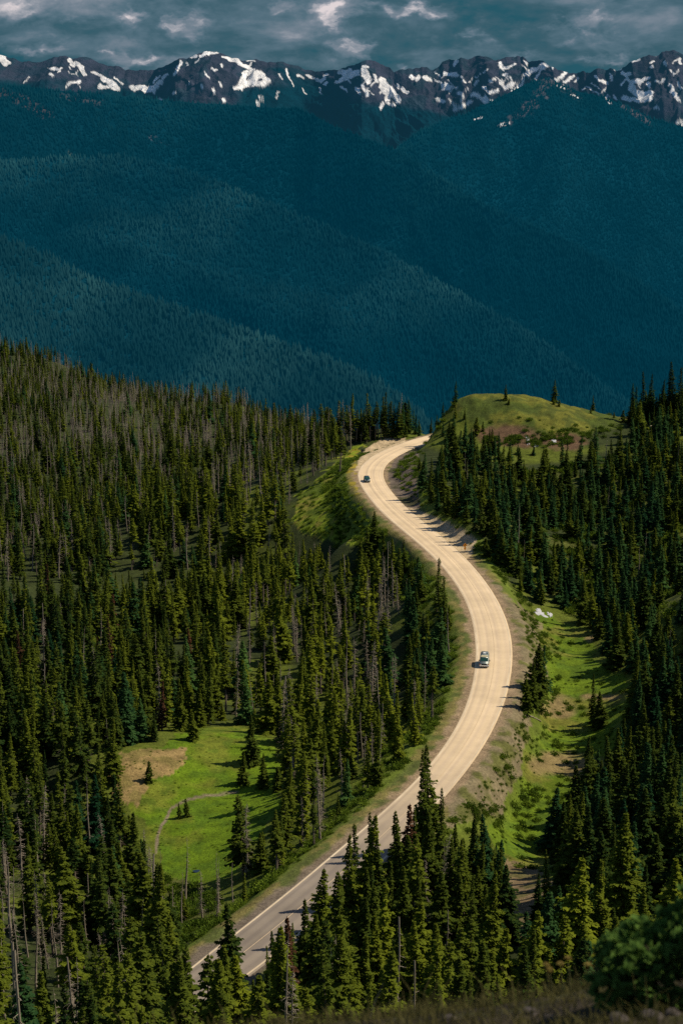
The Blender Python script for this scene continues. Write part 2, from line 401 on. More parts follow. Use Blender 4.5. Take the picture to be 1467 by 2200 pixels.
# polar-spaced ground sheet
rows = np.r_[np.linspace(6, 18, 60), np.geomspace(18.3, 120, 40), np.linspace(122, 420, 330), np.linspace(421, 680, 200), np.linspace(683, 1700, 170)]
cols = np.r_[np.linspace(-.62, -.26, 30), np.linspace(-.255, .235, 460), np.linspace(.24, .62, 30)]
AA, YY = np.meshgrid(cols, rows)
XX = AA * (YY + 12)
ZZ = height(XX, YY)
V = np.stack([XX.ravel(), YY.ravel(), ZZ.ravel()], 1)
GC = ground_color(V[:, 0], V[:, 1], V[:, 2])
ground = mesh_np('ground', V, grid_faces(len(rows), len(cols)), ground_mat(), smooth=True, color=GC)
tag(ground, kind='structure')

# ------------------------------------------------------------------ road
def ribbon(off0, off1, z, c0=0, c1=None, cross=2):
    C = ROADC; T = np.gradient(C, axis=0); T /= np.linalg.norm(T, axis=1)[:, None]
    Nn = np.stack([-T[:, 1], T[:, 0]], 1)
    V = []; 
    for k in range(cross):
        t = k / (cross - 1)
        o = off0 + (off1 - off0) * t
        V.append(np.c_[C + Nn * o[:, None], np.full(len(C), 0.0) + z])
    V = np.stack(V, 1)
    return V
# surface: dusty chip-seal, wheel tracks as real colour of the worn lanes
m, nt = new_mat('dusty chip seal'); L = nt.links.new
out = N(nt, 'ShaderNodeOutputMaterial'); b = N(nt, 'ShaderNodeBsdfPrincipled', i={'Roughness': .9, 'Specular IOR Level': .15})
at = N(nt, 'ShaderNodeVertexColor', layer_name='Col'); tc = N(nt, 'ShaderNodeTexCoord')
n1 = N(nt, 'ShaderNodeTexNoise', i={'Scale': .13, 'Detail': 8, 'Roughness': .65}); L(tc.outputs['Object'], n1.inputs['Vector'])
mr = N(nt, 'ShaderNodeMapRange', i={1: .3, 2: .7, 3: .84, 4: 1.10}); L(n1.outputs['Fac'], mr.inputs[0])
mx = N(nt, 'ShaderNodeMix', data_type='RGBA', blend_type='MULTIPLY', i={0: 1}); L(at.outputs['Color'], mx.inputs[6]); L(mr.outputs[0], mx.inputs[7])
L(mx.outputs[2], b.inputs['Base Color']); L(b.outputs[0], out.inputs[0]); M_ROAD = m
NX = 41
V = ribbon(-ROADW / 2 - .25, ROADW / 2 + .25, .02, cross=NX)
# gentle edge fall into the verge
tt = np.linspace(-1, 1, NX)
V[:, :, 2] += .10 * (1 - tt[None] ** 2); V[:, [0, -1], 2] -= .15
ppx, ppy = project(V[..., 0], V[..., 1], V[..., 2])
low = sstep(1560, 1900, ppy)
base = np.array((.66, .52, .365))[None, None] * (1 - low)[..., None] + np.array((.235, .200, .175))[None, None] * low[..., None]  # lower stretch greyer: cloud shade painted into the road colour
sarc = np.arange(len(ROADC))[:, None] * 1.0
wob = (fbm(sarc / 60 + tt[None] * 0, tt[None] * 0 + sarc * 0, 71, 3) - .5) * .12
trk = np.zeros(V.shape[:2])
for c_, w_, a_ in ((-.72, .09, .6), (-.30, .09, .7), (.24, .10, .8), (.68, .10, .65), (.0, .05, .3)):
    trk += a_ * np.exp(-((tt[None] + wob - c_) / w_) ** 2)
streak = fbm(sarc / 140, tt[None] * 7 + sarc * 0, 75, 2)
val = 1.03 - .20 * trk + (streak - .5) * .34
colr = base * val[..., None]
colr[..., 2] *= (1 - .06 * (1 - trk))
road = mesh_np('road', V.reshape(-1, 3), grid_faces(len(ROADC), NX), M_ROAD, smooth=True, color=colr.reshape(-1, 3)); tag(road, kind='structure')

def line(name, off, w, mat, z, dash=None):
    Vv = ribbon(off - w / 2, off + w / 2, z, cross=2)
    f = grid_faces(len(ROADC), 2)
    if dash is not None: f = f[dash]
    o = mesh_np(name, Vv.reshape(-1, 3), f, mat); tag(o, kind='structure'); return o
def paint_mat(name, col, under, cover):
    m, nt = new_mat(name); L = nt.links.new
    out = N(nt, 'ShaderNodeOutputMaterial'); b = N(nt, 'ShaderNodeBsdfPrincipled', i={'Roughness': .8, 'Specular IOR Level': .2})
    tc = N(nt, 'ShaderNodeTexCoord'); no = N(nt, 'ShaderNodeTexNoise', i={'Scale': .12, 'Detail': 7, 'Roughness': .7}); L(tc.outputs['Object'], no.inputs['Vector'])
    r = N(nt, 'ShaderNodeMapRange', i={1: cover, 2: cover + .25}); L(no.outputs['Fac'], r.inputs[0])
    mx = N(nt, 'ShaderNodeMix', data_type='RGBA'); mx.inputs[6].default_value = (*col, 1); mx.inputs[7].default_value = (*under, 1)
    L(r.outputs[0], mx.inputs[0]); L(mx.outputs[2], b.inputs['Base Color']); L(b.outputs[0], out.inputs[0]); return m
M_WHITE = paint_mat('worn white paint', (.68, .57, .41), (.50, .405, .285), .36)
M_YEL = paint_mat('worn yellow paint', (.58, .44, .25), (.54, .42, .285), .30)
hw = ROADW / 2
line('road_edge_line', hw - .25, .30, M_WHITE, .052); line('road_edge_line', -hw + .25, .30, M_WHITE, .052)
line('road_centre_line', hw * 0 + .1, .10, M_YEL, .136)

# ------------------------------------------------------------------ fir trees (detailed models)
def tube(path, rad, seg=5):
    """path (n,3), rad (n,) -> verts, quads"""
    path = np.asarray(path, float); n = len(path)
    T = np.gradient(path, axis=0); T /= np.linalg.norm(T, axis=1)[:, None] + 1e-9
    ref = np.where(np.abs(T[:, 2:3]) > .9, np.array([[1., 0, 0]]), np.array([[0, 0, 1.]]))
    A = np.cross(T, ref); A /= np.linalg.norm(A, axis=1)[:, None] + 1e-9
    B = np.cross(T, A)
    ph = np.linspace(0, 2 * np.pi, seg, endpoint=False)
    V = path[:, None] + np.asarray(rad)[:, None, None] * (A[:, None] * np.cos(ph)[None, :, None] + B[:, None] * np.sin(ph)[None, :, None])
    f = []
    for i in range(n - 1):
        for j in range(seg):
            a = i * seg + j; b = i * seg + (j + 1) % seg
            f.append((a, b, b + seg, a + seg))
    return V.reshape(-1, 3), np.array(f)

class Acc:
    def __init__(s): s.V = []; s.Q = []; s.n = 0
    def add(s, V, Q):
        s.V.append(np.asarray(V, float)); s.Q.append(np.asarray(Q, int) + s.n); s.n += len(V)
    def get(s): return np.vstack(s.V), np.vstack(s.Q)

def fir_parts(seed, H=12, R=1.7, bare=.06, dens=1.0, droop=.35, power=.85, ragged=.25, dead_low=0.0, top='spire'):
    rg = random.Random(seed)
    tr = Acc(); cr = Acc()
    lean = (rg.uniform(-.02, .02), rg.uniform(-.02, .02))
    def axis(z): return np.array([lean[0] * z + .06 * math.sin(z * .5 + seed), lean[1] * z + .06 * math.cos(z * .43 + seed), z])
    zs = np.linspace(-.6, H, 12)
    r0 = .0135 * H + .02
    tr.add(*tube([axis(z) for z in zs], [max(.015, r0 * (1 - max(z, 0) / H) ** .9) for z in zs], 6))
    # dead lower limbs
    z = .08 * H
    while z < bare * H + dead_low * H:
        for _ in range(3):
            az = rg.uniform(0, 6.283); Lb = rg.uniform(.4, 1.0) * R * .75
            p0 = axis(z); d = np.array([math.cos(az), math.sin(az), -.25])
            tr.add(*tube([p0, p0 + d * Lb * .5, p0 + d * Lb + np.array([0, 0, -.12 * Lb])], [.03, .02, .008], 3))
        z += .45
    z = bare * H + .1
    gapz = [(rg.uniform(.2, .85) * H, rg.uniform(0, 6.28)) for _ in range(3)]
    while z < H * .985:
        t = z / H
        tt_ = (t - bare) / (1 - bare)
        if top == 'spire': prof = (1 - tt_) ** power * (.80 + .20 * min(1, tt_ * 6)) + .018
        else: prof = (1 - tt_ ** 2.2) ** .8 * .92 + .06
        nb = max(4, int(7 * dens * (1 - .35 * t)))
        a0 = rg.uniform(0, 6.28)
        lev = rg.uniform(1 - ragged, 1 + ragged * .6)
        for b_ in range(nb):
            az = a0 + 6.283 * b_ / nb + rg.uniform(-.35, .35)
            Lb = R * prof * lev * rg.uniform(.6, 1.12)
            for gz, ga in gapz:
                if abs(gz - z) < .07 * H and math.cos(az - ga) > .2: Lb *= .45
            if Lb < .05: Lb = .05
            rise = .35 * max(0, (t - .72) / .28) - droop * (1 - t) ** .5 * rg.uniform(.6, 1.3)
            d = np.array([math.cos(az), math.sin(az), 0]); p0 = axis(z + rg.uniform(-.12, .12))
            sd = np.array([-math.sin(az), math.cos(az), 0])
            def pos(s): return p0 + d * Lb * s + np.array([0, 0, rise * Lb * s ** 1.4 + .10 * Lb * s ** 4])
            ns = max(2, int(Lb / .30 + .5))
            for k in range(ns):
                s = (k + rg.uniform(.35, .95)) / ns
                s = .12 + .86 * s
                P = pos(s)
                bl = min(.62, .10 + .48 * Lb * (1 - .62 * s)) * rg.uniform(.75, 1.25)
                for sg in (-1, 1, 0):
                    an = sg * rg.uniform(.55, 1.05) if sg else rg.uniform(-.25, .25)
                    u = d * math.cos(an) + sd * math.sin(an)
                    w = np.cross([0, 0, 1], u) * (.10 + .22 * bl) * rg.uniform(.7, 1.2)
                    w[2] += rg.uniform(-.09, .09)
                    tipz = -.28 * bl * rg.uniform(.2, 1.5) + (rise * .4 * bl)
                    tip = P + u * bl + np.array([0, 0, tipz])
                    mid = P + u * bl * .45 + np.array([0, 0, .05 + .3 * tipz])
                    cr.add([P, mid - w, tip, mid + w], [(0, 1, 2, 3)])
        z += (.30 if H > 6 else .2) * (1 - .45 * t) / (.7 + .3 * dens)
    # leader
    p = axis(H)
    for k in range(5):
        az = k * 1.257; u = np.array([math.cos(az) * .06, math.sin(az) * .06, 0])
        cr.add([p - [0, 0, .35], p + u - [0, 0, .2], p + [0, 0, .22], p - u * .3 - [0, 0, .1]], [(0, 1, 2, 3)])
    return tr.get(), cr.get()

def snag_parts(seed, H=12, branches=40, Lmax=1.1, broken=False, fork=False):
    rg = random.Random(seed); tr = Acc(); br = Acc()
    lean = (rg.uniform(-.04, .04), rg.uniform(-.04, .04))
    def axis(z): return np.array([lean[0] * z + .08 * math.sin(z * .6 + seed), lean[1] * z + .08 * math.cos(z * .5 + seed), z])
    zs = np.linspace(-.6, H, 12); r0 = .0125 * H + .03
    tip = .06 if broken else .012
    tr.add(*tube([axis(z) for z in zs], [max(tip, r0 * (1 - max(z, 0) / H)) for z in zs], 6))
    if fork:
        p0 = axis(H * .55); tr.add(*tube([p0, p0 + [.35, .1, .8], p0 + [.5, .15, H * .35]], [.08, .06, .015], 5))
    for _ in range(branches):
        z = rg.uniform(.12, .96) * H; az = rg.uniform(0, 6.283); Lb = Lmax * (1.05 - z / H) ** .6 * rg.uniform(.35, 1.1)
        d = np.array([math.cos(az), math.sin(az), 0]); p0 = axis(z); dr = rg.uniform(-.7, .05)
        br.add(*tube([p0, p0 + d * Lb * .5 + [0, 0, dr * .35 * Lb], p0 + d * Lb * .95 + [0, 0, dr * Lb]], [.028, .02, .007], 3))
        for _k in range(2):
            s = rg.uniform(.4, .9); q = p0 + d * Lb * s + [0, 0, dr * Lb * s * .9]
            a2 = az + rg.choice((-1, 1)) * rg.uniform(.5, 1.1); e = np.array([math.cos(a2), math.sin(a2), rg.uniform(-.5, .1)])
            br.add(*tube([q, q + e * Lb * .22, q + e * Lb * .4], [.014, .01, .005], 3))
    return tr.get(), br.get()

# name, H, parts, look words, needle material, bark
MODELS = []; NFIR = 13
def model(kind, look, H, parts, cm, tm):
    (tv, tq), (cv, cq) = parts
    t = bpy.data.meshes.new('trunk'); c = bpy.data.meshes.new('crown')
    to = mesh_np('trunk', tv, tq, tm, smooth=True, link=False); co = mesh_np('crown' if kind == 'fir' else 'branches', cv, cq, cm, link=False)
    MODELS.append(dict(kind=kind, look=look, H=H, t=to.data, c=co.data, tv=tv, tq=tq, cv=cv, cq=cq, cm=cm, tm=tm))
model('fir', 'slender', 12, fir_parts(1, 12, 1.75, .05, 1.0, .40, 1.0), M_NEEDLE, M_DARKBARK)       # 0
model('fir', 'slender', 12, fir_parts(2, 12, 1.9, .08, 1.0, .45, 1.1), M_NEEDLE, M_DARKBARK)  # 1
model('fir', 'full', 12, fir_parts(3, 12, 2.45, .03, 1.2, .35, 1.0), M_NEEDLE, M_DARKBARK)     # 2
model('fir', 'full', 12, fir_parts(4, 12, 2.75, .04, 1.2, .30, 1.0, .4), M_NEEDLE, M_DARKBARK)  # 3
model('fir', 'narrow', 12, fir_parts(5, 12, 1.15, .10, .9, .5, .7, .4), M_NEEDLE, M_BARK)      # 4
model('fir', 'bare-stemmed', 13, fir_parts(6, 13, 1.35, .40, .9, .45, .7, .45, .05), M_NEEDLE, M_BARK)  # 5
model('fir', 'bare-stemmed', 14, fir_parts(7, 14, 1.25, .50, .8, .5, .6, .5, .0), M_NEEDLE, M_BARK)  # 6
model('fir', 'ragged', 12, fir_parts(8, 12, 1.6, .18, .62, .5, .75, .6, .1), M_NEEDLE, M_BARK)  # 7
model('fir', 'bushy', 5, fir_parts(9, 5, 1.15, .03, 1.1, .2, .85), M_NEEDLE, M_DARKBARK)       # 8
model('fir', 'blunt-topped', 10, fir_parts(10, 10, 2.3, .05, 1.1, .2, .6, .45, 0, 'round'), M_NEEDLE, M_DARKBARK)  # 9
model('fir', 'full', 11, fir_parts(11, 11, 2.1, .04, 1.1, .38, 1.0), M_BLUE, M_DARKBARK)        # 10
model('fir', 'slender', 11, fir_parts(12, 11, 1.65, .05, 1.0, .42, 1.05), M_BLUE, M_DARKBARK)     # 11
model('fir', 'withered', 11, fir_parts(13, 11, 1.1, .10, .75, .6, .7, .5, .1), M_RUST, M_BARK)  # 12
model('dead', 'thin', 12, snag_parts(21, 12, 34, .8), M_DEAD, M_DEAD)                           # 13
model('dead', 'branchy', 13, snag_parts(22, 13, 95, 1.5), M_DEAD, M_DEAD)                       # 14
model('dead', 'broken-topped', 9, snag_parts(23, 9, 22, .8, True), M_DEAD, M_DEAD)              # 15
model('dead', 'bristly', 12, snag_parts(24, 12, 150, 1.15), M_DEAD, M_DEAD)                     # 16
model('dead', 'forked', 12, snag_parts(25, 12, 60, 1.2, False, True), M_DEAD, M_DEAD)           # 17


# ------------------------------------------------------------------ where trees stand
TREES = []   # dict(x,y,z,h(scale height),v,rot,tint,manual)
def add_tree(x, y, H, v, tint=None, manual=False, note=None, rot=None):
    TREES.append(dict(x=float(x), y=float(y), h=float(H), v=v, tint=random.uniform(.12, .8) if tint is None else tint,
                      rot=random.uniform(0, 6.28) if rot is None else rot, wd=random.uniform(.9, 1.55) if v < NFIR else random.uniform(.9, 1.35), tx=random.gauss(0, .03), ty=random.gauss(0, .03), manual=manual, note=note))
_ys = np.linspace(95, 720, 900)
def place_top(px, py, H, v, tint=None, note=None, y0=95, y1=720):
    """the spot on the ground from where a tree H metres tall would reach the surveyed top"""
    ys = _ys[(_ys >= y0) & (_ys <= y1)]
    a = sight(px, py); xs = ys * a[0] / a[1]
    zs = height(xs, ys) + H
    _, tp = project(xs, ys, zs)
    s = tp - py
    k = np.where((s[:-1] >= 0) & (s[1:] < 0))[0]
    i = k[0] if len(k) else int(np.abs(s).argmin())
    add_tree(xs[i], ys[i], H, v, tint, True, note)
def place_base(px, py, H, v, tint=None, note=None):
    ys = np.linspace(95, 760, 1300); a = sight(px, py); xs = ys * a[0] / a[1]
    _, bp = project(xs, ys, height(xs, ys)); s = bp - py
    k = np.where((s[:-1] >= 0) & (s[1:] < 0))[0]
    i = k[0] if len(k) else int(np.abs(s).argmin())
    add_tree(xs[i], ys[i], H, v, tint, True, note)

lower = 'in the clump covering the lower road'
for px, py, H, v, t in [(797, 1740, 14, 0, .3), (765, 1768, 13, 4, .3), (745, 1792, 14, 1, .5), (850, 1738, 13, 0, .35), (871, 1725, 12, 12, .4), (895, 1732, 11, 0, .35), (910, 1612, 18, 0, .3), (926, 1600, 18, 1, .35), (948, 1690, 15, 0, .3),
        (975, 1760, 12, 1, .3), (1010, 1742, 13, 0, .25), (1048, 1745, 13, 11, .2), (1075, 1822, 12, 0, .3), (862, 1770, 12, 1, .3), (885, 1790, 13, 2, .3), (925, 1745, 14, 2, .3), (960, 1800, 12, 0, .35), (995, 1800, 12, 2, .3), (1030, 1810, 11, 0, .3),
        (815, 1800, 13, 1, .25), (835, 1850, 12, 0, .3), (870, 1860, 13, 2, .35), (905, 1870, 12, 1, .3), (945, 1865, 12, 2, .3), (985, 1870, 11, 0, .35), (1015, 1880, 11, 1, .3), (1045, 1900, 11, 2, .35), (780, 1860, 13, 0, .3), (800, 1900, 12, 2, .35), (740, 1880, 12, 0, .4)]:
    place_top(px, py, H, v, t, lower, 110, 262)
near = 'on the near slope at bottom'
for px, py, H, v, t in [(690, 1866, 11, 3, .55), (1055, 1872, 14, 1, .55), (825, 1893, 13, 4, .85), (892, 1925, 13, 3, .7), (617, 1965, 11, 12, .3), (577, 2003, 13, 0, .6), (601, 1990, 13, 2, .75), (481, 2020, 12, 0, .5), (511, 2045, 11, 3, .9), (433, 2030, 12, 7, .35), (465, 2055, 12, 2, .6), (740, 1960, 14, 3, .5), (780, 2000, 12, 1, .5), (655, 1930, 12, 1, .3), (680, 1960, 12, 2, .4), (720, 2010, 13, 2, .5), (640, 2060, 11, 3, .5), (855, 1990, 12, 2, .5), (950, 1975, 12, 2, .55), (985, 1990, 12, 7, .5), (925, 2040, 11, 3, .55), (1010, 1960, 11, 7, .4), (1075, 1990, 11, 3, .7), (545, 2090, 10, 3, .6), (820, 2070, 10, 2, .55), (400, 2060, 13, 0, .35), (385, 2090, 12, 2, .4), (365, 2040, 12, 1, .3)]:
    place_top(px, py, H * 1.1, v, t, near, 110, 215); TREES[-1]['wd'] = 1.3
rightb = 'beside the lower right brown patch'
for px, py, H, v, t in [(1237, 1836, 14, 3, .85), (1345, 1745, 16, 2, .55), (1292, 1850, 13, 1, .6), (1152, 1946, 11, 3, .75), (1182, 1905, 12, 10, .4), (1450, 1838, 12, 3, .8), (1210, 1960, 10, 7, .7), (1120, 2040, 8, 3, .6), (1260, 1980, 10, 3, .6), (1320, 1960, 11, 2, .5), (1385, 1900, 13, 1, .45), (1410, 1950, 11, 3, .6), (1180, 2030, 8, 3, .7), (1060, 2040, 9, 2, .6)]:
    place_top(px, py, H * 1.25, v, t, rightb, 110, 235); TREES[-1]['wd'] = 1.3
rm = 'along the right meadow edge'
for px, py, H, v, t in [(1195, 1690, 11, 10, .2), (1262, 1580, 14, 1, .2), (1316, 1575, 14, 0, .2), (1240, 1640, 12, 2, .2), (1290, 1640, 13, 10, .15), (1340, 1640, 13, 2, .15), (1215, 1720, 11, 2, .15), (1365, 1600, 14, 1, .2), (1400, 1560, 14, 0, .25), (1250, 1720, 12, 1, .15), (1300, 1710, 13, 2, .12), (1385, 1690, 14, 2, .12), (1430, 1640, 14, 2, .2), (1455, 1580, 14, 1, .2)]:
    place_top(px, py, H, v, t, rm, 200, 400)  # dark tints here carry painted shade at the meadow edge
for px, py, H, v, t in [(1274, 1560, 11, 1, .25), (1290, 1560, 7.5, 2, .3)]: place_base(px, py, H, v, t, 'alone inside right meadow')
cl = 'in the roadside clump right of the van'
for px, py, H, v, t in [(1150, 1505, 12.5, 2, .3), (1165, 1480, 10, 10, .25), (1128, 1528, 8.5, 3, .35), (1142, 1526, 11, 1, .3), (1155, 1500, 10, 0, .3)]: place_base(px, py, H, v, t, cl)
dm = 'standing on the open grassy knoll'
for px, py, H, v, t in [(1190, 863, 8, 3, .35), (1085, 858, 5.5, 3, .3), (1273, 880, 5.5, 0, .35), (1188, 868, 3, 8, .4), (1200, 872, 2.5, 8, .5), (1092, 868, 2.2, 8, .4), (975, 872, 2.5, 8, .4), (1268, 888, 2.2, 8, .4), (1318, 897, 2.0, 8, .4)]: place_base(px, py, H, v, t, dm)
fr = 'in the far right skyline group'
for px, py, H, v, t in [(1380, 908, 17.5, 0, .05), (1395, 908, 16.5, 1, .05), (1413, 908, 15, 1, .05), (1432, 910, 18, 0, .08), (1444, 912, 21.5, 1, .08), (1455, 914, 20, 4, .1), (1464, 912, 16, 7, .1), (1405, 914, 10, 2, .1), (1372, 914, 9, 2, .1), (1425, 918, 9, 2, .1), (1452, 920, 9, 2, .15), (1338, 908, 4.5, 8, .2), (1350, 910, 7, 0, .2)]: place_base(px, py, H, v, t, fr)
bb = 'behind the outer edge of the upper bend'
for px, py, H, v, t in [(744, 946, 11, 5, .3), (757, 947, 10, 6, .25), (770, 945, 9, 2, .2), (782, 944, 11, 6, .3), (790, 943, 9, 2, .2), (801, 942, 11, 2, .2), (812, 941, 12.5, 6, .3), (823, 940, 12, 5, .3), (833, 939, 12.5, 6, .3), (847, 938, 12, 5, .3), (862, 937, 10, 4, .3), (718, 968, 13, 2, .15), (705, 978, 13, 0, .2), (682, 992, 12, 2, .2), (737, 950, 13, 6, .3), (749, 952, 9, 5, .35), (765, 950, 12, 6, .3), (776, 948, 10, 5, .3), (787, 950, 9, 7, .3), (795, 946, 13.5, 5, .3), (806, 944, 12, 6, .3), (818, 942, 10.5, 5, .3), (828, 941, 10, 4, .3), (841, 940, 13.5, 4, .3), (853, 939, 13, 3, .3), (858, 939, 8, 2, .35), (724, 955, 10, 2, .2), (700, 968, 11, 2, .2), (712, 962, 9, 3, .25), (690, 985, 15, 7, .3), (676, 985, 17, 2, .15), (668, 990, 14, 3, .15), (655, 995, 13, 2, .15), (730, 1015, 14, 6, .35), (925, 896, 6, 0, .2), (870, 938, 5, 8, .3), (713, 990, 9, 5, .3), (740, 985, 8, 7, .4)]:
    place_base(px, py, H, v, t, bb)
tr_ = 'lining the turnout by the yellow sign'
for px, py, H, v, t in [(1062, 1180, 13, 2, .35), (1080, 1195, 13, 10, .25), (1035, 1150, 11, 1, .25), (1100, 1185, 11, 11, .3), (1075, 1215, 10, 2, .3), (1020, 1140, 10, 11, .25), (1000, 1126, 7, 1, .25), (1095, 1225, 10, 1, .3), (940, 1095, 7, 10, .25), (1044, 1196, 5, 8, .3), (1115, 1240, 9, 2, .25), (1130, 1262, 8, 10, .3)]: place_base(px, py, H, v, t, tr_)
lm = 'standing in the left meadow'
for px, py, H, v, t in [(320, 1680, 4.2, 8, .3), (524, 1880, 14, 7, .3), (402, 1754, 3.6, 8, .3), (386, 1757, 3.0, 8, .3), (565, 1692, 7, 3, .35), (522, 1682, 6.5, 2, .35), (540, 1640, 10, 2, .25), (415, 1590, 6, 8, .5), (596, 1700, 5, 8, .35), (560, 1875, 7, 2, .4)]: place_base(px, py, H, v, t, lm)
re = 'along the left verge of the road'
for px, py, H, v, t in [(943, 1195, 15, 4, .3), (803, 1095, 10, 2, .25), (826, 1135, 8, 0, .3), (870, 1158, 9, 1, .3), (886, 1195, 9, 0, .3), (905, 1215, 9, 1, .35), (790, 1130, 9, 0, .3), (955, 1235, 12, 4, .3), (775, 1160, 8, 2, .35)]: place_top(px, py, H, v, t, re, 250, 520)
# snags seen singly
for px, py, H, v in [(330, 1985, 13, 16), (338, 1990, 12, 14), (350, 1960, 11, 13), (322, 1975, 12, 16), (243, 2085, 13, 17), (255, 2080, 12, 14), (275, 2090, 11, 13), (435, 1970, 8, 16), (470, 1960, 10, 17), (400, 1935, 11, 13), (465, 1975, 7, 16), (500, 1945, 7, 15), (528, 1885, 13, 16), (305, 2060, 10, 13), (125, 2120, 13, 13), (45, 2150, 14, 14), (80, 2140, 12, 13), (160, 2130, 10, 13), (12, 2190, 12, 17), (390, 1990, 9, 13), (365, 2010, 8, 15), (690, 1770, 10, 16), (660, 1790, 11, 14), (815, 1660, 11, 13), (780, 1690, 10, 16), (735, 1720, 10, 14)]:
    place_base(px, py, H, v, .5, 'grey snag')
for px, py, H, v in [(860, 2060, 9, 15), (985, 2140, 9, 13), (957, 2010, 8, 15), (708, 1850, 8, 13)]: place_top(px, py - 60, H, v, .5, 'grey snag', 110, 225)

manual_xy = np.array([(t['x'], t['y']) for t in TREES])
OPEN = [MEADOW_L, TAN_L, MEADOW_R, BANK_R, BANK_RU, BARE_R, SLOPE_L, DOME, CUT, TURN_R, TURN_L]
rs = np.random.RandomState(11)
def scatter(y0, y1, step, keep, amin=-.27, amax=.25):
    gx, gy = np.meshgrid(np.arange(amin * y1, amax * y1, step), np.arange(y0, y1, step))
    x = (gx + rs.uniform(-.48, .48, gx.shape) * step).ravel(); y = (gy + rs.uniform(-.48, .48, gx.shape) * step).ravel()
    m = (x / y > amin) & (x / y < amax); x, y = x[m], y[m]
    yc = np.interp(x / y, CR_A, CR_Y)
    m = y < yc + 45; x, y = x[m], y[m]
    z = height(x, y); px, py = project(x, y, z)
    ok = np.ones(len(x), bool)
    for P in OPEN: ok &= ~in_poly(px, py, P)
    rd, side = road_dist(x, y)
    ok &= rd > 5.5
    ok &= ~((side > 0) & (rd < 9) & (py > 1200) & (py < 1700))
    # forest gaps
    gap = fbm(x / 30, y / 30, 61, 3)
    rightside = px > 900
    ok &= ~(rightside & (py > 1000) & (py < 1320) & (gap > .66))
    ok &= ~((px < 900) & (gap > .66) & (py < 1500) & (py > 1180) & (px < 620))
    ok &= ~((px > 1180) & (py < 990) & (px < 1345)); ok &= ~((px > 905) & (px < 1350) & (y > 592))
    # do not hide the lower road: the near slope opens left of the clump
    wx = (px > 340) & (px < 560) & (py > 1980) & (py < 2140) & (rd < 10); ok &= ~wx
    x, y, z, px, py, rd, side = (a[ok] for a in (x, y, z, px, py, rd, side))
    # keep the sight of the road open: a tree top must not reach the visible carriageway
    return x, y, z, px, py, rd, side
PX_ROAD = np.array([project(q[0], q[1], 0) for q in ROADC]).reshape(-1, 2)
def hides_road(x, y, z, H):
    """would this tree stand in front of the part of the road that the photo shows free?"""
    tx, ty = project(x, y, z + H); bx, by = project(x, y, z)
    i = np.interp(1, [0, 1], [0, 1])
    for fr in (0, .3, .6, .85):
        qy = ty + (by - ty) * fr; qx = tx + (bx - tx) * fr
        if 940 < qy < 1790:
            j = np.abs(PX_ROAD[:, 1] - qy).argmin()
            if abs(PX_ROAD[j, 0] - qx) < 62: return True
        if 1820 < qy < 2110:
            j = np.abs(PX_ROAD[:, 1] - qy).argmin()
            if -75 < qx - PX_ROAD[j, 0] < (75 if qy < 1975 else 10) and PX_ROAD[j, 0] < 690: return True
    return False
OPEN_SEE = [MEADOW_L, [(1060, 1745), (1110, 1680), (1150, 1540), (1175, 1450), (1165, 1350), (1255, 1360), (1275, 1430), (1330, 1470), (1330, 1550), (1230, 1620), (1190, 1790), (1100, 1850)], SLOPE_L, BANK_R, [(1030, 858), (1150, 856), (1325, 892), (1235, 936), (1120, 946), (1075, 925)], [(1095, 1865), (1165, 1890), (1140, 1950), (1110, 1960)]]
def hides_open(x, y, z, H):
    tx, ty = project(x, y, z + H); bx, by = project(x, y, z)
    for fr, lim in ((0, .45), (.35, .75)):
        qx = tx + (bx - tx) * fr; qy = ty + (by - ty) * fr
        for P in OPEN_SEE:
            if in_poly(np.array([qx]), np.array([qy]), P)[0]: return True
    return False
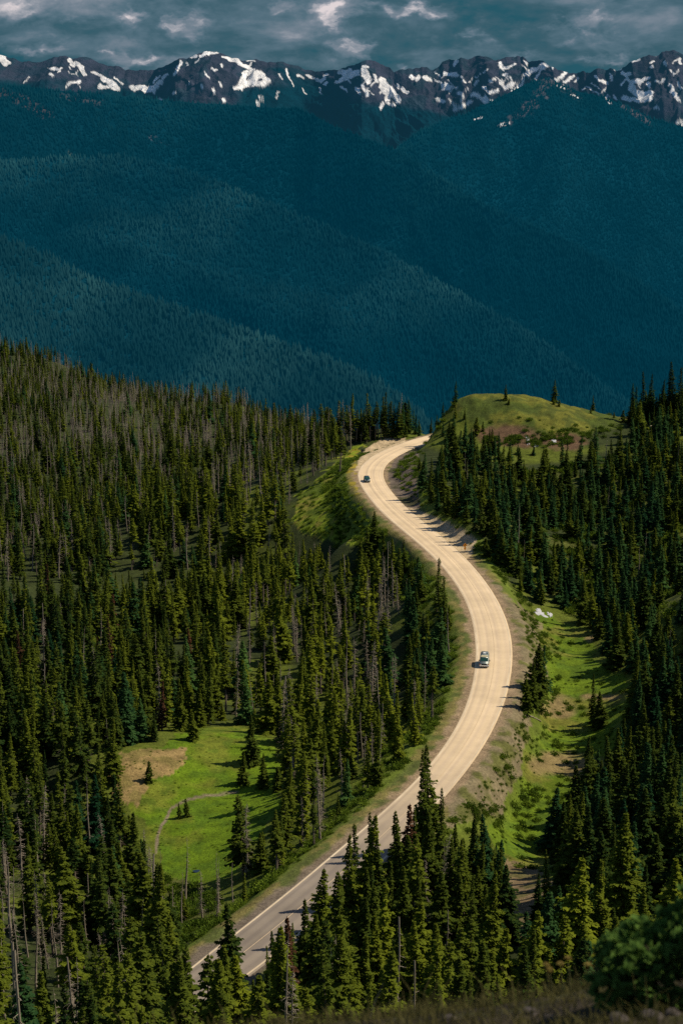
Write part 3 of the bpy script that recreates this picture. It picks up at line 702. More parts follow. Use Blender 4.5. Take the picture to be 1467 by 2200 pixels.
for y0, y1, step in ((100, 330, 4.6), (330, 560, 4.9), (560, 1300, 5.4)):
    x, y, z, px, py, rd, side = scatter(y0, y1, step, 1)
    for i in range(len(x)):
        if len(manual_xy) and y[i] < 700 and np.hypot(*(manual_xy - (x[i], y[i])).T).min() < 2.3: continue
        left = px[i] < 760 and py[i] < 2150 and not (side[i] > 0 and rd[i] < 60 and False)
        u = random.random()
        if px[i] > 860 and y[i] > 330:      # right-hand forest: smaller, bluish, dense
            H = random.uniform(6, 12.5); v = random.choice((10, 11, 10, 11, 0, 1, 2, 8))
            if random.random() < .04: v = 13
            tint = random.uniform(.1, .6)
        elif px[i] > 1000:
            H = random.uniform(8, 14); v = random.choice((0, 1, 2, 10, 11, 3)); tint = random.uniform(.05, .45)  # low tint range: shade over the lower right put into needle colour
        else:
            H = random.uniform(8, 15.5) * (.85 if y[i] > 850 else 1) if u > .22 else random.uniform(3.5, 9)
            v = random.choice((0, 1, 1, 2, 4, 4, 5, 7, 10, 0, 3))
            tint = random.uniform(.1, .75) + (.22 if 480 < px[i] < 1000 and 1050 < py[i] < 1750 else 0) - (.12 if px[i] < 250 and py[i] > 1150 else 0)  # tint also paints a sunlit middle and a shaded left side
            fd = fbm(np.array([x[i] / 60]), np.array([y[i] / 60]), 81, 3)[0]
            if py[i] < 1250 or (px[i] > 500 and rd[i] < 60) or (px[i] < 360 and py[i] > 1750):
                if random.random() < (.42 if py[i] < 1080 else (.10 if py[i] > 1500 else .16)) + 1.2 * max(0, fd - .42): v = random.choice((13, 14, 16, 16, 15, 17))
                elif random.random() < .35: v = random.choice((5, 6, 7, 4))
            elif random.random() < .05: v = random.choice((13, 15, 16))
            elif random.random() < .02: v = 12
        if hides_road(x[i], y[i], z[i], H) or hides_open(x[i], y[i], z[i], H):
            H *= .55
            if random.random() < .35 or hides_road(x[i], y[i], z[i], H) or hides_open(x[i], y[i], z[i], H): continue
        if 895 < px[i] < 1080 and py[i] < 965: H *= .6
        if y[i] < 222 and px[i] > 340 and random.random() < .55: continue
        add_tree(x[i], y[i], H, v, tint)

X = np.array([t['x'] for t in TREES]); Y = np.array([t['y'] for t in TREES])
Z = height(X, Y)
HT = np.array([t['h'] for t in TREES])
PXB, PYB = project(X, Y, Z); PXT, PYT = project(X, Y, Z + HT)
for i, t in enumerate(TREES):
    t['z'] = Z[i] - .12; t['px'] = PXB[i]; t['pyt'] = PYT[i]; t['pyb'] = PYB[i]; t['hp'] = PYB[i] - PYT[i]
in_frame = (PXB > -12) & (PXB < 1480) & (PYT < 2190)
# the 300 living firs and the 120 snags that show largest become things of their own
def rank(t, i):
    vis = min(t['pyb'], 2200) - t['pyt']
    return vis + (1000 if t['manual'] else 0)
firs = sorted([i for i, t in enumerate(TREES) if in_frame[i] and MODELS[t['v']]['kind'] == 'fir'], key=lambda i: -rank(TREES[i], i))[:300]
dead = sorted([i for i, t in enumerate(TREES) if in_frame[i] and MODELS[t['v']]['kind'] == 'dead'], key=lambda i: -rank(TREES[i], i))[:130]
chosen = set(firs) | set(dead)
print('TREES', len(TREES), 'in frame', int(in_frame.sum()), 'singles', len(firs), len(dead), 'dead total', sum(1 for i, t in enumerate(TREES) if in_frame[i] and MODELS[t['v']]['kind'] == 'dead'))

# ---- labels that single each tree out
ORD = ['first', 'second', 'third', 'fourth', 'fifth', 'sixth', 'seventh', 'eighth', 'ninth', 'tenth', 'eleventh', 'twelfth', 'thirteenth', 'fourteenth', 'fifteenth', 'sixteenth', 'seventeenth', 'eighteenth', 'nineteenth', 'twentieth']
def zone(t):
    x, yt = t['px'], t['pyt']
    if t['note'] and t['note'] != 'grey snag': return t['note']
    if x < 90: return 'at the left picture edge' if yt < 1900 else 'in the bottom left corner'
    if x < 250: return 'left of the tan meadow bank' if yt < 1800 else 'below the tan bank at lower left'
    if x < 350: return 'at the left edge of the left meadow' if yt < 1900 else 'between tan bank and lower road end'
    if x < 520: return 'above the left meadow' if yt < 1600 else ('below the left meadow' if yt < 1960 else 'around the lower road end')
    if x < 640: return 'right of the left meadow' if yt < 1850 else 'in front of the grey lower road'
    if yt > 1840 and x < 800: return 'in front of the lower road bend'
    if x < 800: return 'between the left meadow and the road'
    if x < 1000: return 'on the bank left of the van' if yt < 1640 else 'in front of the middle of the road'
    if x < 1110: return 'just left of the right meadow'
    if x < 1290: return 'right of the right meadow' if yt < 1850 else 'near the bare brown patch'
    return 'at the right picture edge' if yt < 1850 else 'behind the dark foreground bush'
labels = {}
from collections import defaultdict
bins = defaultdict(list)
for i in list(firs) + list(dead):
    t = TREES[i]; md = MODELS[t['v']]
    size = 'short' if t['h'] < 7 else ('tall' if t['h'] >= 12.2 else 'mid-height')
    if md['kind'] == 'fir':
        tone = 'rust brown' if md['look'] == 'withered' else ('bluish green' if md['cm'] is M_BLUE else ('dark green' if t['tint'] < .4 else 'yellowish green'))
        noun = f"{size} {md['look']} {tone} fir"
    else: noun = f"{size} {md['look']} grey dead tree"
    bins[(noun, zone(t))].append(i)
for (noun, zn), ids in bins.items():
    ids.sort(key=lambda i: TREES[i]['px'])
    for k_, i in enumerate(ids):
        if len(ids) == 1: labels[i] = f'{noun} {zn}'
        elif k_ == 0: labels[i] = f'{noun} {zn}, leftmost'
        elif k_ == len(ids) - 1: labels[i] = f'{noun} {zn}, rightmost'
        else: labels[i] = f'{noun} {zn}, {ORD[min(k_, 19)]} from left'

for i in list(firs) + list(dead):
    t = TREES[i]; md = MODELS[t['v']]; s = t['h'] / md['H']
    isf = md['kind'] == 'fir'
    r = empty('fir_tree' if isf else 'dead_tree', (t['x'], t['y'], t['z']), t['rot'])
    r.scale = (s * t['wd'],) * 2 + (s,); r.rotation_euler = (t['tx'], t['ty'], t['rot'])
    tag(r, labels[i], 'fir tree' if isf else 'dead tree', 'fir trees on the ridge' if isf else 'grey dead trees among the firs')
    a = bpy.data.objects.new('trunk', md['t']); COL.objects.link(a); a.parent = r
    c = bpy.data.objects.new('crown' if isf else 'branches', md['c']); COL.objects.link(c); c.parent = r
    c['tint'] = t['tint']

# ---- the rest of the forest: one mass object per kind
lib = bpy.data.collections.new('tree models')
for k_, md in enumerate(MODELS):
    V = np.vstack([md['tv'], md['cv']]); Q = np.vstack([md['tq'], md['cq'] + len(md['tv'])])
    o = mesh_np('tree_model_%02d' % k_, V, Q, [md['tm'], md['cm']], link=False, mat_idx=np.r_[np.zeros(len(md['tq'])), np.ones(len(md['cq']))])
    lib.objects.link(o)
shr = Acc(); rg = random.Random(77)
for k_ in range(260):
    u = np.array([rg.gauss(0, .34), rg.gauss(0, .34), abs(rg.gauss(.05, .25))]); 
    d = u + np.array([0, 0, .25]); d /= np.linalg.norm(d) + 1e-6
    e = np.cross(d, [rg.uniform(-1, 1), rg.uniform(-1, 1), rg.uniform(-1, 1)]); e /= np.linalg.norm(e) + 1e-6
    f_ = np.cross(d, e); w = rg.uniform(.05, .12)
    shr.add([u, u + e * w + d * w, u + d * w * 2.2 + f_ * w * .4, u - e * w + d * w], [(0, 1, 2, 3)])
sv, sq = shr.get()
so = mesh_np('tree_model_%02d' % len(MODELS), sv, sq, M_SHRUB, link=False); lib.objects.link(so)

def mass(name, idx, pts, label, cat):
    """pts: list of (x,y,z,scale,rot,variant,tint)"""
    A = np.array(pts, float)
    o = mesh_np(name, A[:, :3], np.zeros((0, 4), int), M_NEEDLE, fattr={'sc': A[:, 3], 'rot': A[:, 4], 'var': A[:, 5], 'tint': A[:, 6], 'wd': A[:, 7] if A.shape[1] > 7 else np.ones(len(A)), 'tx': A[:, 8] if A.shape[1] > 7 else np.zeros(len(A)), 'ty': A[:, 9] if A.shape[1] > 7 else np.zeros(len(A))})
    g = bpy.data.node_groups.new(name + ' instancer', 'GeometryNodeTree')
    g.interface.new_socket('Geometry', in_out='INPUT', socket_type='NodeSocketGeometry'); g.interface.new_socket('Geometry', in_out='OUTPUT', socket_type='NodeSocketGeometry')
    gi = g.nodes.new('NodeGroupInput'); go = g.nodes.new('NodeGroupOutput')
    ci = g.nodes.new('GeometryNodeCollectionInfo'); ci.inputs['Collection'].default_value = lib; ci.inputs['Separate Children'].default_value = True; ci.inputs['Reset Children'].default_value = True
    ip = g.nodes.new('GeometryNodeInstanceOnPoints'); ip.inputs['Pick Instance'].default_value = True
    def attr(nm):
        n_ = g.nodes.new('GeometryNodeInputNamedAttribute'); n_.data_type = 'FLOAT'; n_.inputs['Name'].default_value = nm; return n_.outputs['Attribute']
    g.links.new(gi.outputs[0], ip.inputs['Points']); g.links.new(ci.outputs[0], ip.inputs['Instance'])
    fi = g.nodes.new('FunctionNodeFloatToInt'); g.links.new(attr('var'), fi.inputs[0]); g.links.new(fi.outputs[0], ip.inputs['Instance Index'])
    cx = g.nodes.new('ShaderNodeCombineXYZ'); g.links.new(attr('rot'), cx.inputs[2]); g.links.new(attr('tx'), cx.inputs[0]); g.links.new(attr('ty'), cx.inputs[1]); g.links.new(cx.outputs[0], ip.inputs['Rotation'])
    cs = g.nodes.new('ShaderNodeCombineXYZ'); s_ = attr('sc')
    mw_ = g.nodes.new('ShaderNodeMath'); mw_.operation = 'MULTIPLY'; g.links.new(s_, mw_.inputs[0]); g.links.new(attr('wd'), mw_.inputs[1])
    for q in range(2): g.links.new(mw_.outputs[0], cs.inputs[q])
    g.links.new(s_, cs.inputs[2])
    g.links.new(cs.outputs[0], ip.inputs['Scale']); g.links.new(ip.outputs[0], go.inputs[0])
    md = o.modifiers.new('instances', 'NODES'); md.node_group = g
    tag(o, label, cat, kind='stuff')
    return o
rest_f = [(t['x'], t['y'], t['z'], t['h'] / MODELS[t['v']]['H'], t['rot'], t['v'], t['tint'], t['wd'], t['tx'], t['ty']) for i, t in enumerate(TREES) if i not in chosen and MODELS[t['v']]['kind'] == 'fir']
rest_d = [(t['x'], t['y'], t['z'], t['h'] / MODELS[t['v']]['H'], t['rot'], t['v'], t['tint'], t['wd'], t['tx'], t['ty']) for i, t in enumerate(TREES) if i not in chosen and MODELS[t['v']]['kind'] == 'dead']
mass('forest', 0, rest_f, 'dense green fir forest covering the valley and the slopes', 'forest')
mass('dead_trees', 0, rest_d, 'grey dead trunks scattered through the left forest', 'dead trees')
# undergrowth
sp = []
def shrubs(n_, poly, smin, smax, tlo, thi, seed):
    r_ = np.random.RandomState(seed); xs = [p[0] for p in poly]; ys = [p[1] for p in poly]
    qx = r_.uniform(min(xs), max(xs), n_ * 3); qy = r_.uniform(min(ys), max(ys), n_ * 3); m_ = in_poly(qx, qy, poly)
    ax, ay = qx[m_][:n_], qy[m_][:n_]
    D3 = np.stack([(ax - 733.5) / F, CP + (1100 - ay) / F * SP, -SP + (1100 - ay) / F * CP], 1)
    zz_ = np.zeros(len(ax))
    for _ in range(9):
        t_ = (zz_ - ZC) / D3[:, 2]; zz_ = .45 * zz_ + .55 * np.clip(height(D3[:, 0] * t_, D3[:, 1] * t_), -60, 60)
    for q0, q1 in zip(D3[:, 0] * t_, D3[:, 1] * t_):
        sp.append((q0, q1, 0, r_.uniform(smin, smax), r_.uniform(0, 6.28), len(MODELS), r_.uniform(tlo, thi)))
shrubs(260, SLOPE_L, .3, 1.2, .5, 1.0, 1); shrubs(150, [(960, 886), (1000, 868), (1150, 858), (1310, 890), (1300, 900), (1150, 874), (1000, 880)], .5, 1.5, .2, .8, 14); shrubs(420, DOME, .3, 1.2, .2, .85, 2); shrubs(160, [(1000, 915), (1080, 900), (1240, 915), (1340, 905), (1330, 935), (1200, 960), (1060, 955)], .6, 1.7, .1, .6, 12); shrubs(130, MEADOW_R, .3, 1.2, .2, .7, 3)
shrubs(200, BANK_RU, .25, .9, .4, .95, 5); shrubs(220, BANK_R, .2, .6, .4, .95, 6); shrubs(500, [(1080, 1010), (1467, 960), (1467, 1330), (1280, 1340), (1150, 1290), (1080, 1200)], .8, 2.4, .2, .8, 7)
shrubs(380, MEADOW_L, .12, .4, .5, 1.0, 21); shrubs(420, MEADOW_R, .12, .42, .45, 1.0, 22); shrubs(70, CUT, .4, 1.2, .2, .6, 8); shrubs(160, LOW_L, .6, 1.6, .1, .6, 9)
T_ = np.gradient(ROADC, axis=0); T_ /= np.linalg.norm(T_, axis=1)[:, None]; N_ = np.stack([-T_[:, 1], T_[:, 0]], 1)
sgn = np.sign((N_ * np.array([-1, 0])).sum(1)).mean()
for k_ in range(1500):
    i = random.randrange(60, len(ROADC) - 40); o_ = ROADW[i] / 2 + random.uniform(4.0, 11) ; sd = 1 if random.random() < .75 else -1
    q = ROADC[i] + N_[i] * o_ * sd * (1 if sgn > 0 else -1)
    sp.append((q[0], q[1], 0, random.uniform(.4, 1.5), random.uniform(0, 6.28), len(MODELS), random.uniform(.25, .9)))
A = np.array(sp); A[:, 2] = height(A[:, 0], A[:, 1]) - .1
rd_, _ = road_dist(A[:, 0], A[:, 1]); A = A[rd_ > 3.6]
mass('undergrowth', 0, A, 'low green shrubs and weeds on verges and clearings', 'undergrowth')

# ------------------------------------------------------------------ far hills
def interp_crest(pts, px):
    P = np.array(pts, float); return np.interp(px, P[:, 0], P[:, 1]), np.interp(px, P[:, 0], P[:, 2])
def ridge(name, pts, slope, D, ncol, nrow, amp, lam, mat, seed, colfn, jag=2.0, jl=25, px0=-420, px1=1900, curve=0.0, alpine=False):
    px = np.linspace(px0, px1, ncol)
    py, Yd = interp_crest(pts, px)
    py = py + (fbm(px / jl, px * 0, seed, 4) - .5) * 2 * jag
    W = np.array([at_y(a, b, c) for a, b, c in zip(px, py, Yd)])
    front = D * (np.linspace(0, 1, nrow) ** 1.5)
    back = D * .5 * np.linspace(1, 0, 12)[:-1]
    rowsZ = []; rel = []
    for d in back: rowsZ.append(np.c_[W[:, 0], W[:, 1] + d, W[:, 2] - d * slope * 1.3])
    for d in front:
        ramp = 1 - math.exp(-d / (lam * .5))
        if alpine:
            wq = (fbm(W[:, 0] / lam / 1.7, np.full(ncol, d / lam / 1.7), seed + 40, 3) - .5) * 1.6
            n1_ = ridged((W[:, 0] + .55 * d) / lam + wq, (d * .5) / lam + wq, seed + 5, 5)
            n2_ = ridged((W[:, 0] - .62 * d) / lam * 1.2 - wq, (d * .45) / lam, seed + 25, 5)
            nz = (np.maximum(n1_, n2_) * .6 + .4 * n1_) ** 1.5 - .56 + .22 * (ridged((W[:, 0] + .3 * d) / 55, np.full(ncol, d / 80), seed + 60, 4) - .6)
        else:
            nz = ridged((W[:, 0] + .35 * d) / lam, np.full(ncol, d / lam * .45), seed + 5, 5) - .62
        rel.append(nz)
        rowsZ.append(np.c_[W[:, 0], W[:, 1] - d + 0 * nz, W[:, 2] - slope * d + curve * d * d / D + amp * ramp * nz])
    V = np.array(rowsZ); V = V.reshape(-1, 3)
    qx, qy = project(V[:, 0], V[:, 1], V[:, 2])
    c = colfn(V, qx, qy)
    o = mesh_np(name, V, grid_faces(len(back) + nrow, ncol), mat, smooth=True, color=c)
    tag(o, kind='structure')
    return V.reshape(len(back) + nrow, ncol, 3)[len(back):], np.array(rel)

ROCK = np.array((.044, .046, .074))
SNOW = np.array((.86, .86, .88))
def strokes(qx, qy, S, seed, wob=5):
    jx = (fbm(qx / 9, qy / 9, seed, 3) - .5) * 2 * wob; jy = (fbm(qx / 9, qy / 9, seed + 9, 3) - .5) * 2 * wob
    m = np.zeros(len(qx))
    lo, hi = qy.min(), 330
    sel = np.where((qy < hi) & (qx > -60) & (qx < 1530))[0]
    for pts, w in S:
        xs = [p[0] for p in pts]; ys = [p[1] for p in pts]
        k_ = sel[(qx[sel] > min(xs) - w * 2 - 8) & (qx[sel] < max(xs) + w * 2 + 8) & (qy[sel] > min(ys) - w * 2 - 8) & (qy[sel] < max(ys) + w * 2 + 8)]
        d = seg_dist(qx[k_] + jx[k_], qy[k_] + jy[k_], pts)
        m[k_] = np.maximum(m[k_], sstep(w * .9 + .4, w * .9 - .4, d))
    return m
S0 = [([(0, 118), (8, 128), (16, 136)], 8), ([(108, 146), (116, 151), (124, 148)], 4), ([(149, 128), (158, 139)], 5), ([(167, 138), (176, 145), (182, 160)], 6), ([(200, 154), (215, 161)], 3.5), ([(218, 168), (240, 176), (253, 190)], 5), ([(217, 188), (240, 186), (250, 190)], 6), ([(145, 181), (172, 176)], 4), ([(108, 160), (116, 164)], 3),
      ([(285, 187), (305, 189), (322, 194), (345, 177)], 6), ([(325, 190), (330, 198)], 4), ([(328, 178), (345, 162)], 2.2), ([(350, 170), (362, 160)], 2.2), ([(374, 158), (382, 147), (388, 133)], 3.6), ([(413, 123), (420, 120)], 3), ([(432, 120), (445, 115), (466, 112)], 4.5), ([(420, 134), (428, 127)], 2), ([(372, 200), (373, 201)], 3), ([(343, 214), (347, 218)], 4),
      ([(480, 123), (496, 128), (515, 135), (528, 143), (545, 152)], 4.2), ([(505, 190), (518, 180), (524, 160), (530, 156)], 5), ([(518, 185), (535, 176), (550, 162), (562, 160)], 9), ([(545, 182), (562, 180), (575, 176), (565, 165)], 6), ([(533, 157), (545, 154)], 4), ([(432, 184), (433, 187)], 3), ([(457, 190), (460, 196)], 3), ([(470, 178), (474, 183)], 3), ([(480, 213), (483, 218)], 3), ([(560, 208), (563, 213)], 3), ([(550, 222), (553, 225)], 3),
      ([(615, 150), (620, 165)], 3), ([(600, 160), (604, 170)], 2.2), ([(662, 164), (680, 172), (690, 175), (702, 161)], 4), ([(640, 160), (650, 168)], 2.5), ([(697, 182), (702, 177)], 3), ([(722, 176), (740, 172)], 4), ([(728, 158), (735, 153)], 5), ([(530, 130), (545, 131)], 2),
      ([(737, 168), (752, 162), (767, 155)], 6), ([(735, 158), (750, 152)], 5), ([(780, 151), (786, 160), (792, 173)], 8), ([(806, 163), (811, 176)], 4), ([(767, 191), (773, 200)], 3.5), ([(778, 183), (790, 203)], 4.5), ([(822, 172), (832, 190), (842, 198), (856, 215)], 8), ([(820, 186), (830, 196), (838, 190)], 7), ([(833, 212), (838, 198)], 5), ([(855, 183), (858, 187)], 3), ([(864, 191), (875, 196)], 3), ([(819, 230), (823, 222)], 4), ([(833, 221), (845, 225)], 3), ([(780, 142), (788, 144)], 3)]
S2 = [([(883, 166), (893, 172), (900, 164)], 5), ([(910, 168), (926, 171)], 4), ([(955, 180), (966, 186), (972, 188)], 3.5), ([(957, 158), (970, 160), (982, 161)], 4), ([(952, 191), (965, 190)], 3), ([(990, 163), (998, 178)], 2.6), ([(975, 140), (982, 132)], 3), ([(1071, 136), (1078, 148), (1090, 144), (1107, 138)], 3.4), ([(1075, 134), (1080, 150)], 3), ([(1125, 130), (1132, 142)], 2), ([(1020, 182), (1026, 174)], 4), ([(1052, 172), (1060, 172)], 4), ([(1075, 176), (1082, 190), (1098, 183), (1100, 176)], 4.5), ([(1040, 188), (1044, 196)], 3), ([(1050, 199), (1070, 194)], 4), ([(1016, 200), (1030, 208), (1048, 220), (1056, 218)], 5), ([(1040, 205), (1046, 218)], 4), ([(940, 214), (952, 218)], 4), ([(963, 214), (972, 222), (980, 230)], 3.2), ([(975, 236), (995, 228), (1012, 219)], 3.6), ([(984, 198), (994, 206), (990, 216)], 3), ([(1095, 206), (1105, 196), (1118, 184)], 4.5), ([(1120, 178), (1124, 168)], 3), ([(1126, 160), (1138, 154), (1150, 147), (1175, 139)], 5), ([(1150, 166), (1158, 156), (1165, 148)], 2.8), ([(1192, 172), (1204, 163), (1212, 158)], 4), ([(1212, 176), (1222, 170), (1228, 164)], 4), ([(1235, 175), (1240, 168)], 3), ([(1183, 140), (1187, 147)], 2.5), ([(1080, 160), (1092, 158)], 2.2),
      ([(1277, 165), (1284, 172), (1292, 174), (1305, 180)], 3), ([(1310, 160), (1312, 172)], 2.2), ([(1335, 155), (1342, 162), (1352, 158)], 4.2), ([(1348, 168), (1358, 180), (1362, 192), (1350, 186)], 5), ([(1355, 190), (1368, 200), (1378, 206), (1395, 203)], 9), ([(1337, 211), (1360, 214), (1385, 218), (1398, 212)], 5), ([(1362, 178), (1380, 172), (1392, 165)], 4.5), ([(1408, 172), (1416, 178), (1425, 170)], 4), ([(1395, 190), (1393, 178)], 3), ([(1440, 183), (1443, 198), (1452, 208), (1460, 217)], 3.4), ([(1358, 131), (1370, 127)], 3.5), ([(1396, 134), (1402, 132)], 3), ([(1397, 146), (1399, 144)], 4), ([(1458, 126), (1462, 136)], 3.4), ([(1438, 150), (1446, 160)], 2.6), ([(1430, 142), (1428, 132)], 2.4), ([(1410, 120), (1414, 118)], 2.2), ([(1320, 150), (1330, 147)], 3), ([(1455, 178), (1460, 190)], 3), ([(1456, 262), (1466, 268)], 5), ([(1250, 190), (1256, 186)], 2.5), ([(1408, 230), (1411, 233)], 3)]
SB = [([(1073, 269), (1082, 268), (1093, 264)], 4), ([(1018, 257), (1033, 251)], 2.2), ([(1197, 184), (1210, 190)], 2.6), ([(1225, 203), (1240, 210)], 1.6), ([(1281, 201), (1287, 205)], 2.5), ([(1304, 213), (1310, 222)], 3)]
_rs = random.Random(404)
def streaks(n_, xs, ytop):
    o_ = []
    for _ in range(n_):
        x0 = _rs.uniform(*xs); y0 = np.interp(x0, *zip(*ytop)) + _rs.uniform(8, 62); l_ = _rs.uniform(6, 20); sl_ = _rs.choice((-1, 1)) * _rs.uniform(.4, 1.3)
        o_.append(([(x0, y0), (x0 + sl_ * l_ * .6, y0 + l_ * .45), (x0 + sl_ * l_, y0 + l_ * .8)], _rs.uniform(.9, 2.0)))
    return o_
S0 += streaks(26, (60, 880), [(0, 118), (180, 122), (300, 150), (440, 112), (600, 135), (700, 152), (790, 132), (880, 180)])
S2 += streaks(40, (880, 1470), [(880, 150), (1000, 128), (1150, 132), (1250, 155), (1330, 147), (1440, 108)])
def col_alpine(S, seed, tl):
    def f(V, qx, qy):
        n_ = fbm(V[:, 0] / 260, V[:, 1] / 260 + V[:, 2] / 90, seed, 5)
        n2_ = fbm(V[:, 0] / 70, V[:, 2] / 45, seed + 3, 4)
        tree = sstep(-26, 12, qy - tl(qx) + (n_ - .5) * 90)
        scrub = sstep(.54, .62, n2_) * .7
        c = ROCK * (.45 + 1.1 * n2_)[:, None]
        c = c * (1 - scrub[:, None]) + np.array((.016, .035, .050)) * scrub[:, None]
        c = c * (1 - tree[:, None]) + np.array((.002, .026, .042)) * tree[:, None]  # lower forest teal; its soft upward blend also paints in haze
        s_ = strokes(qx, qy, S, seed + 7)[:, None]
        return c * (1 - s_) + SNOW * s_
    return f
def col_forest(base, seed, patch=()):
    def f(V, qx, qy):
        n_ = fbm(V[:, 0] / 300, V[:, 1] / 300, seed, 5)
        c = base[None] * (.55 + .9 * n_)[:, None]
        for pts, w, colr_ in patch:
            jx = (fbm(qx / 14, qy / 14, seed + 2, 3) - .5) * 34
            m_ = sstep(w, w * .4, seg_dist(qx + jx, qy + jx * .7, pts))[:, None] * sstep(.36, .5, fbm(qx / 7, qy / 7, seed + 8, 3))[:, None]
            c = c * (1 - m_) + np.array(colr_) * m_
        return c
    return f
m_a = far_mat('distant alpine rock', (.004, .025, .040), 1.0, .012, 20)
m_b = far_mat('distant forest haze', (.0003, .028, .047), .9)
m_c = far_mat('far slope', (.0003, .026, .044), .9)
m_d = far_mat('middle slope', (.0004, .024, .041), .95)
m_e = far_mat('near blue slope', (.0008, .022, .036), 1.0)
ridge('mountains', [(-420, 150, 9800), (800, 175, 9800), (855, 153, 9800), (890, 145, 9800), (905, 142, 9800), (930, 150, 9800), (950, 132, 9800), (965, 125, 9800), (985, 127, 9700), (1005, 129, 9700), (1020, 122, 9700), (1040, 119, 9600), (1058, 128, 9600), (1080, 127, 9600), (1100, 124, 9600), (1115, 121, 9600), (1140, 130, 9500), (1165, 136, 9400), (1185, 140, 9300), (1215, 153, 9300), (1240, 156, 9300), (1280, 151, 9200), (1300, 152, 9200), (1330, 147, 9100), (1355, 131, 9000), (1375, 125, 9000), (1400, 119, 9000), (1425, 112, 9000), (1445, 106, 9000), (1467, 113, 9000), (1560, 130, 9000), (1900, 150, 9000)],
      .62, 3200, 1300, 330, 190, 300, m_a, 101, col_alpine(S2, 111, lambda q: np.interp(q, [800, 900, 1000, 1150, 1250, 1350, 1467], [205, 225, 240, 225, 215, 255, 262])), 7, 16, alpine=True)
ridge('mountains', [(-420, 140, 8800), (-60, 128, 8800), (0, 116, 8800), (12, 122, 8800), (40, 131, 8800), (80, 132, 8800), (105, 126, 8800), (130, 121, 8800), (150, 124, 8800), (180, 122, 8800), (210, 132, 8800), (235, 139, 8800), (265, 148, 8800), (295, 151, 8800), (330, 151, 8800), (350, 145, 8700), (372, 131, 8600), (385, 124, 8500), (402, 128, 8500), (418, 116, 8500), (440, 111, 8500), (466, 111, 8500), (490, 120, 8500), (520, 131, 8500), (535, 131, 8600), (552, 128, 8600), (575, 132, 8600), (600, 134, 8600), (640, 143, 8700), (670, 150, 8700), (700, 153, 8600), (728, 151, 8500), (750, 140, 8400), (775, 134, 8300), (797, 131, 8300), (812, 135, 8300), (835, 146, 8300), (860, 164, 8200), (890, 188, 8100), (920, 214, 8000), (955, 243, 7900), (1000, 272, 7800), (1100, 330, 7600), (1900, 600, 7600)],
      .62, 3000, 1500, 330, 165, 280, m_a, 141, col_alpine(S0, 151, lambda q: np.interp(q, [0, 100, 200, 300, 400, 470, 600, 700, 780, 850, 950], [168, 172, 188, 196, 224, 226, 165, 176, 228, 220, 245])), 4.5, 16, alpine=True)
VB, RB = ridge('hills', [(-420, 620, 5600), (600, 480, 5600), (800, 350, 5600), (865, 308, 5700), (900, 282, 5750), (945, 262, 5800), (1000, 243, 5900), (1060, 215, 6000), (1120, 186, 6100), (1155, 172, 6150), (1172, 167, 6200), (1190, 174, 6200), (1230, 192, 6200), (1290, 208, 6200), (1340, 225, 6200), (1400, 255, 6200), (1467, 272, 6200), (1600, 290, 6200), (1900, 320, 6200)],
      .50, 2600, 700, 200, 200, 620, m_b, 171, lambda V, qx, qy: (lambda c, s: c * (1 - s) + SNOW * s)(col_forest(np.array((.002, .020, .032)), 175, [([(1172, 168), (1160, 200), (1130, 235), (1098, 258)], 15, (.07, .06, .072)), ([(1340, 228), (1370, 248), (1398, 266)], 8, (.075, .06, .07)), ([(1180, 175), (1210, 190), (1245, 212)], 9, (.06, .055, .062))])(V, qx, qy), strokes(qx, qy, SB, 177, 3)[:, None]), 2.5, 12)
VC, RC = ridge('hills', [(-420, 170, 4400), (0, 183, 4500), (60, 186, 4500), (120, 194, 4500), (200, 201, 4600), (300, 211, 4700), (420, 221, 4800), (560, 230, 4800), (640, 233, 4800), (680, 252, 4700), (740, 282, 4600), (800, 303, 4500), (870, 334, 4400), (950, 384, 4200), (1050, 444, 4000), (1150, 490, 3900), (1230, 522, 3800), (1300, 562, 3700), (1380, 612, 3600), (1467, 668, 3500), (1900, 900, 3300)],
      .50, 2200, 800, 220, 210, 480, m_c, 181, col_forest(np.array((.002, .020, .032)), 185, [([(0, 195), (50, 215), (100, 245)], 16, (.075, .055, .055)), ([(130, 205), (180, 215), (225, 225)], 10, (.05, .048, .055)), ([(330, 300), (350, 305)], 9, (.05, .055, .07)), ([(40, 380), (60, 395)], 7, (.035, .06, .05)), ([(110, 360), (115, 375)], 7, (.045, .06, .06)), ([(150, 330), (155, 385)], 7, (.05, .07, .05))]), 2.0, 10)
VD, RD = ridge('hills', [(-420, 330, 3300), (0, 345, 3400), (150, 340, 3500), (250, 335, 3500), (350, 352, 3450), (450, 385, 3400), (560, 430, 3300), (700, 488, 3200), (830, 545, 3100), (900, 582, 3050), (1000, 640, 2950), (1100, 695, 2850), (1200, 760, 2750), (1300, 835, 2650), (1500, 960, 2500), (1900, 1150, 2400)],
      .46, 1500, 700, 180, 160, 330, m_d, 191, col_forest(np.array((.002, .020, .032)), 195), 2.0, 12)
VE, RE = ridge('hills', [(-420, 400, 2300), (0, 508, 2400), (100, 548, 2400), (200, 602, 2400), (300, 634, 2350), (400, 668, 2300), (500, 702, 2250), (600, 737, 2200), (700, 767, 2150), (800, 812, 2100), (880, 868, 2050), (930, 915, 2000), (1000, 980, 1950), (1200, 1150, 1900), (1900, 1500, 1900)],
      .42, 1000, 700, 160, 75, 220, m_e, 201, col_forest(np.array((.002, .020, .032)), 205), 2.0, 14)

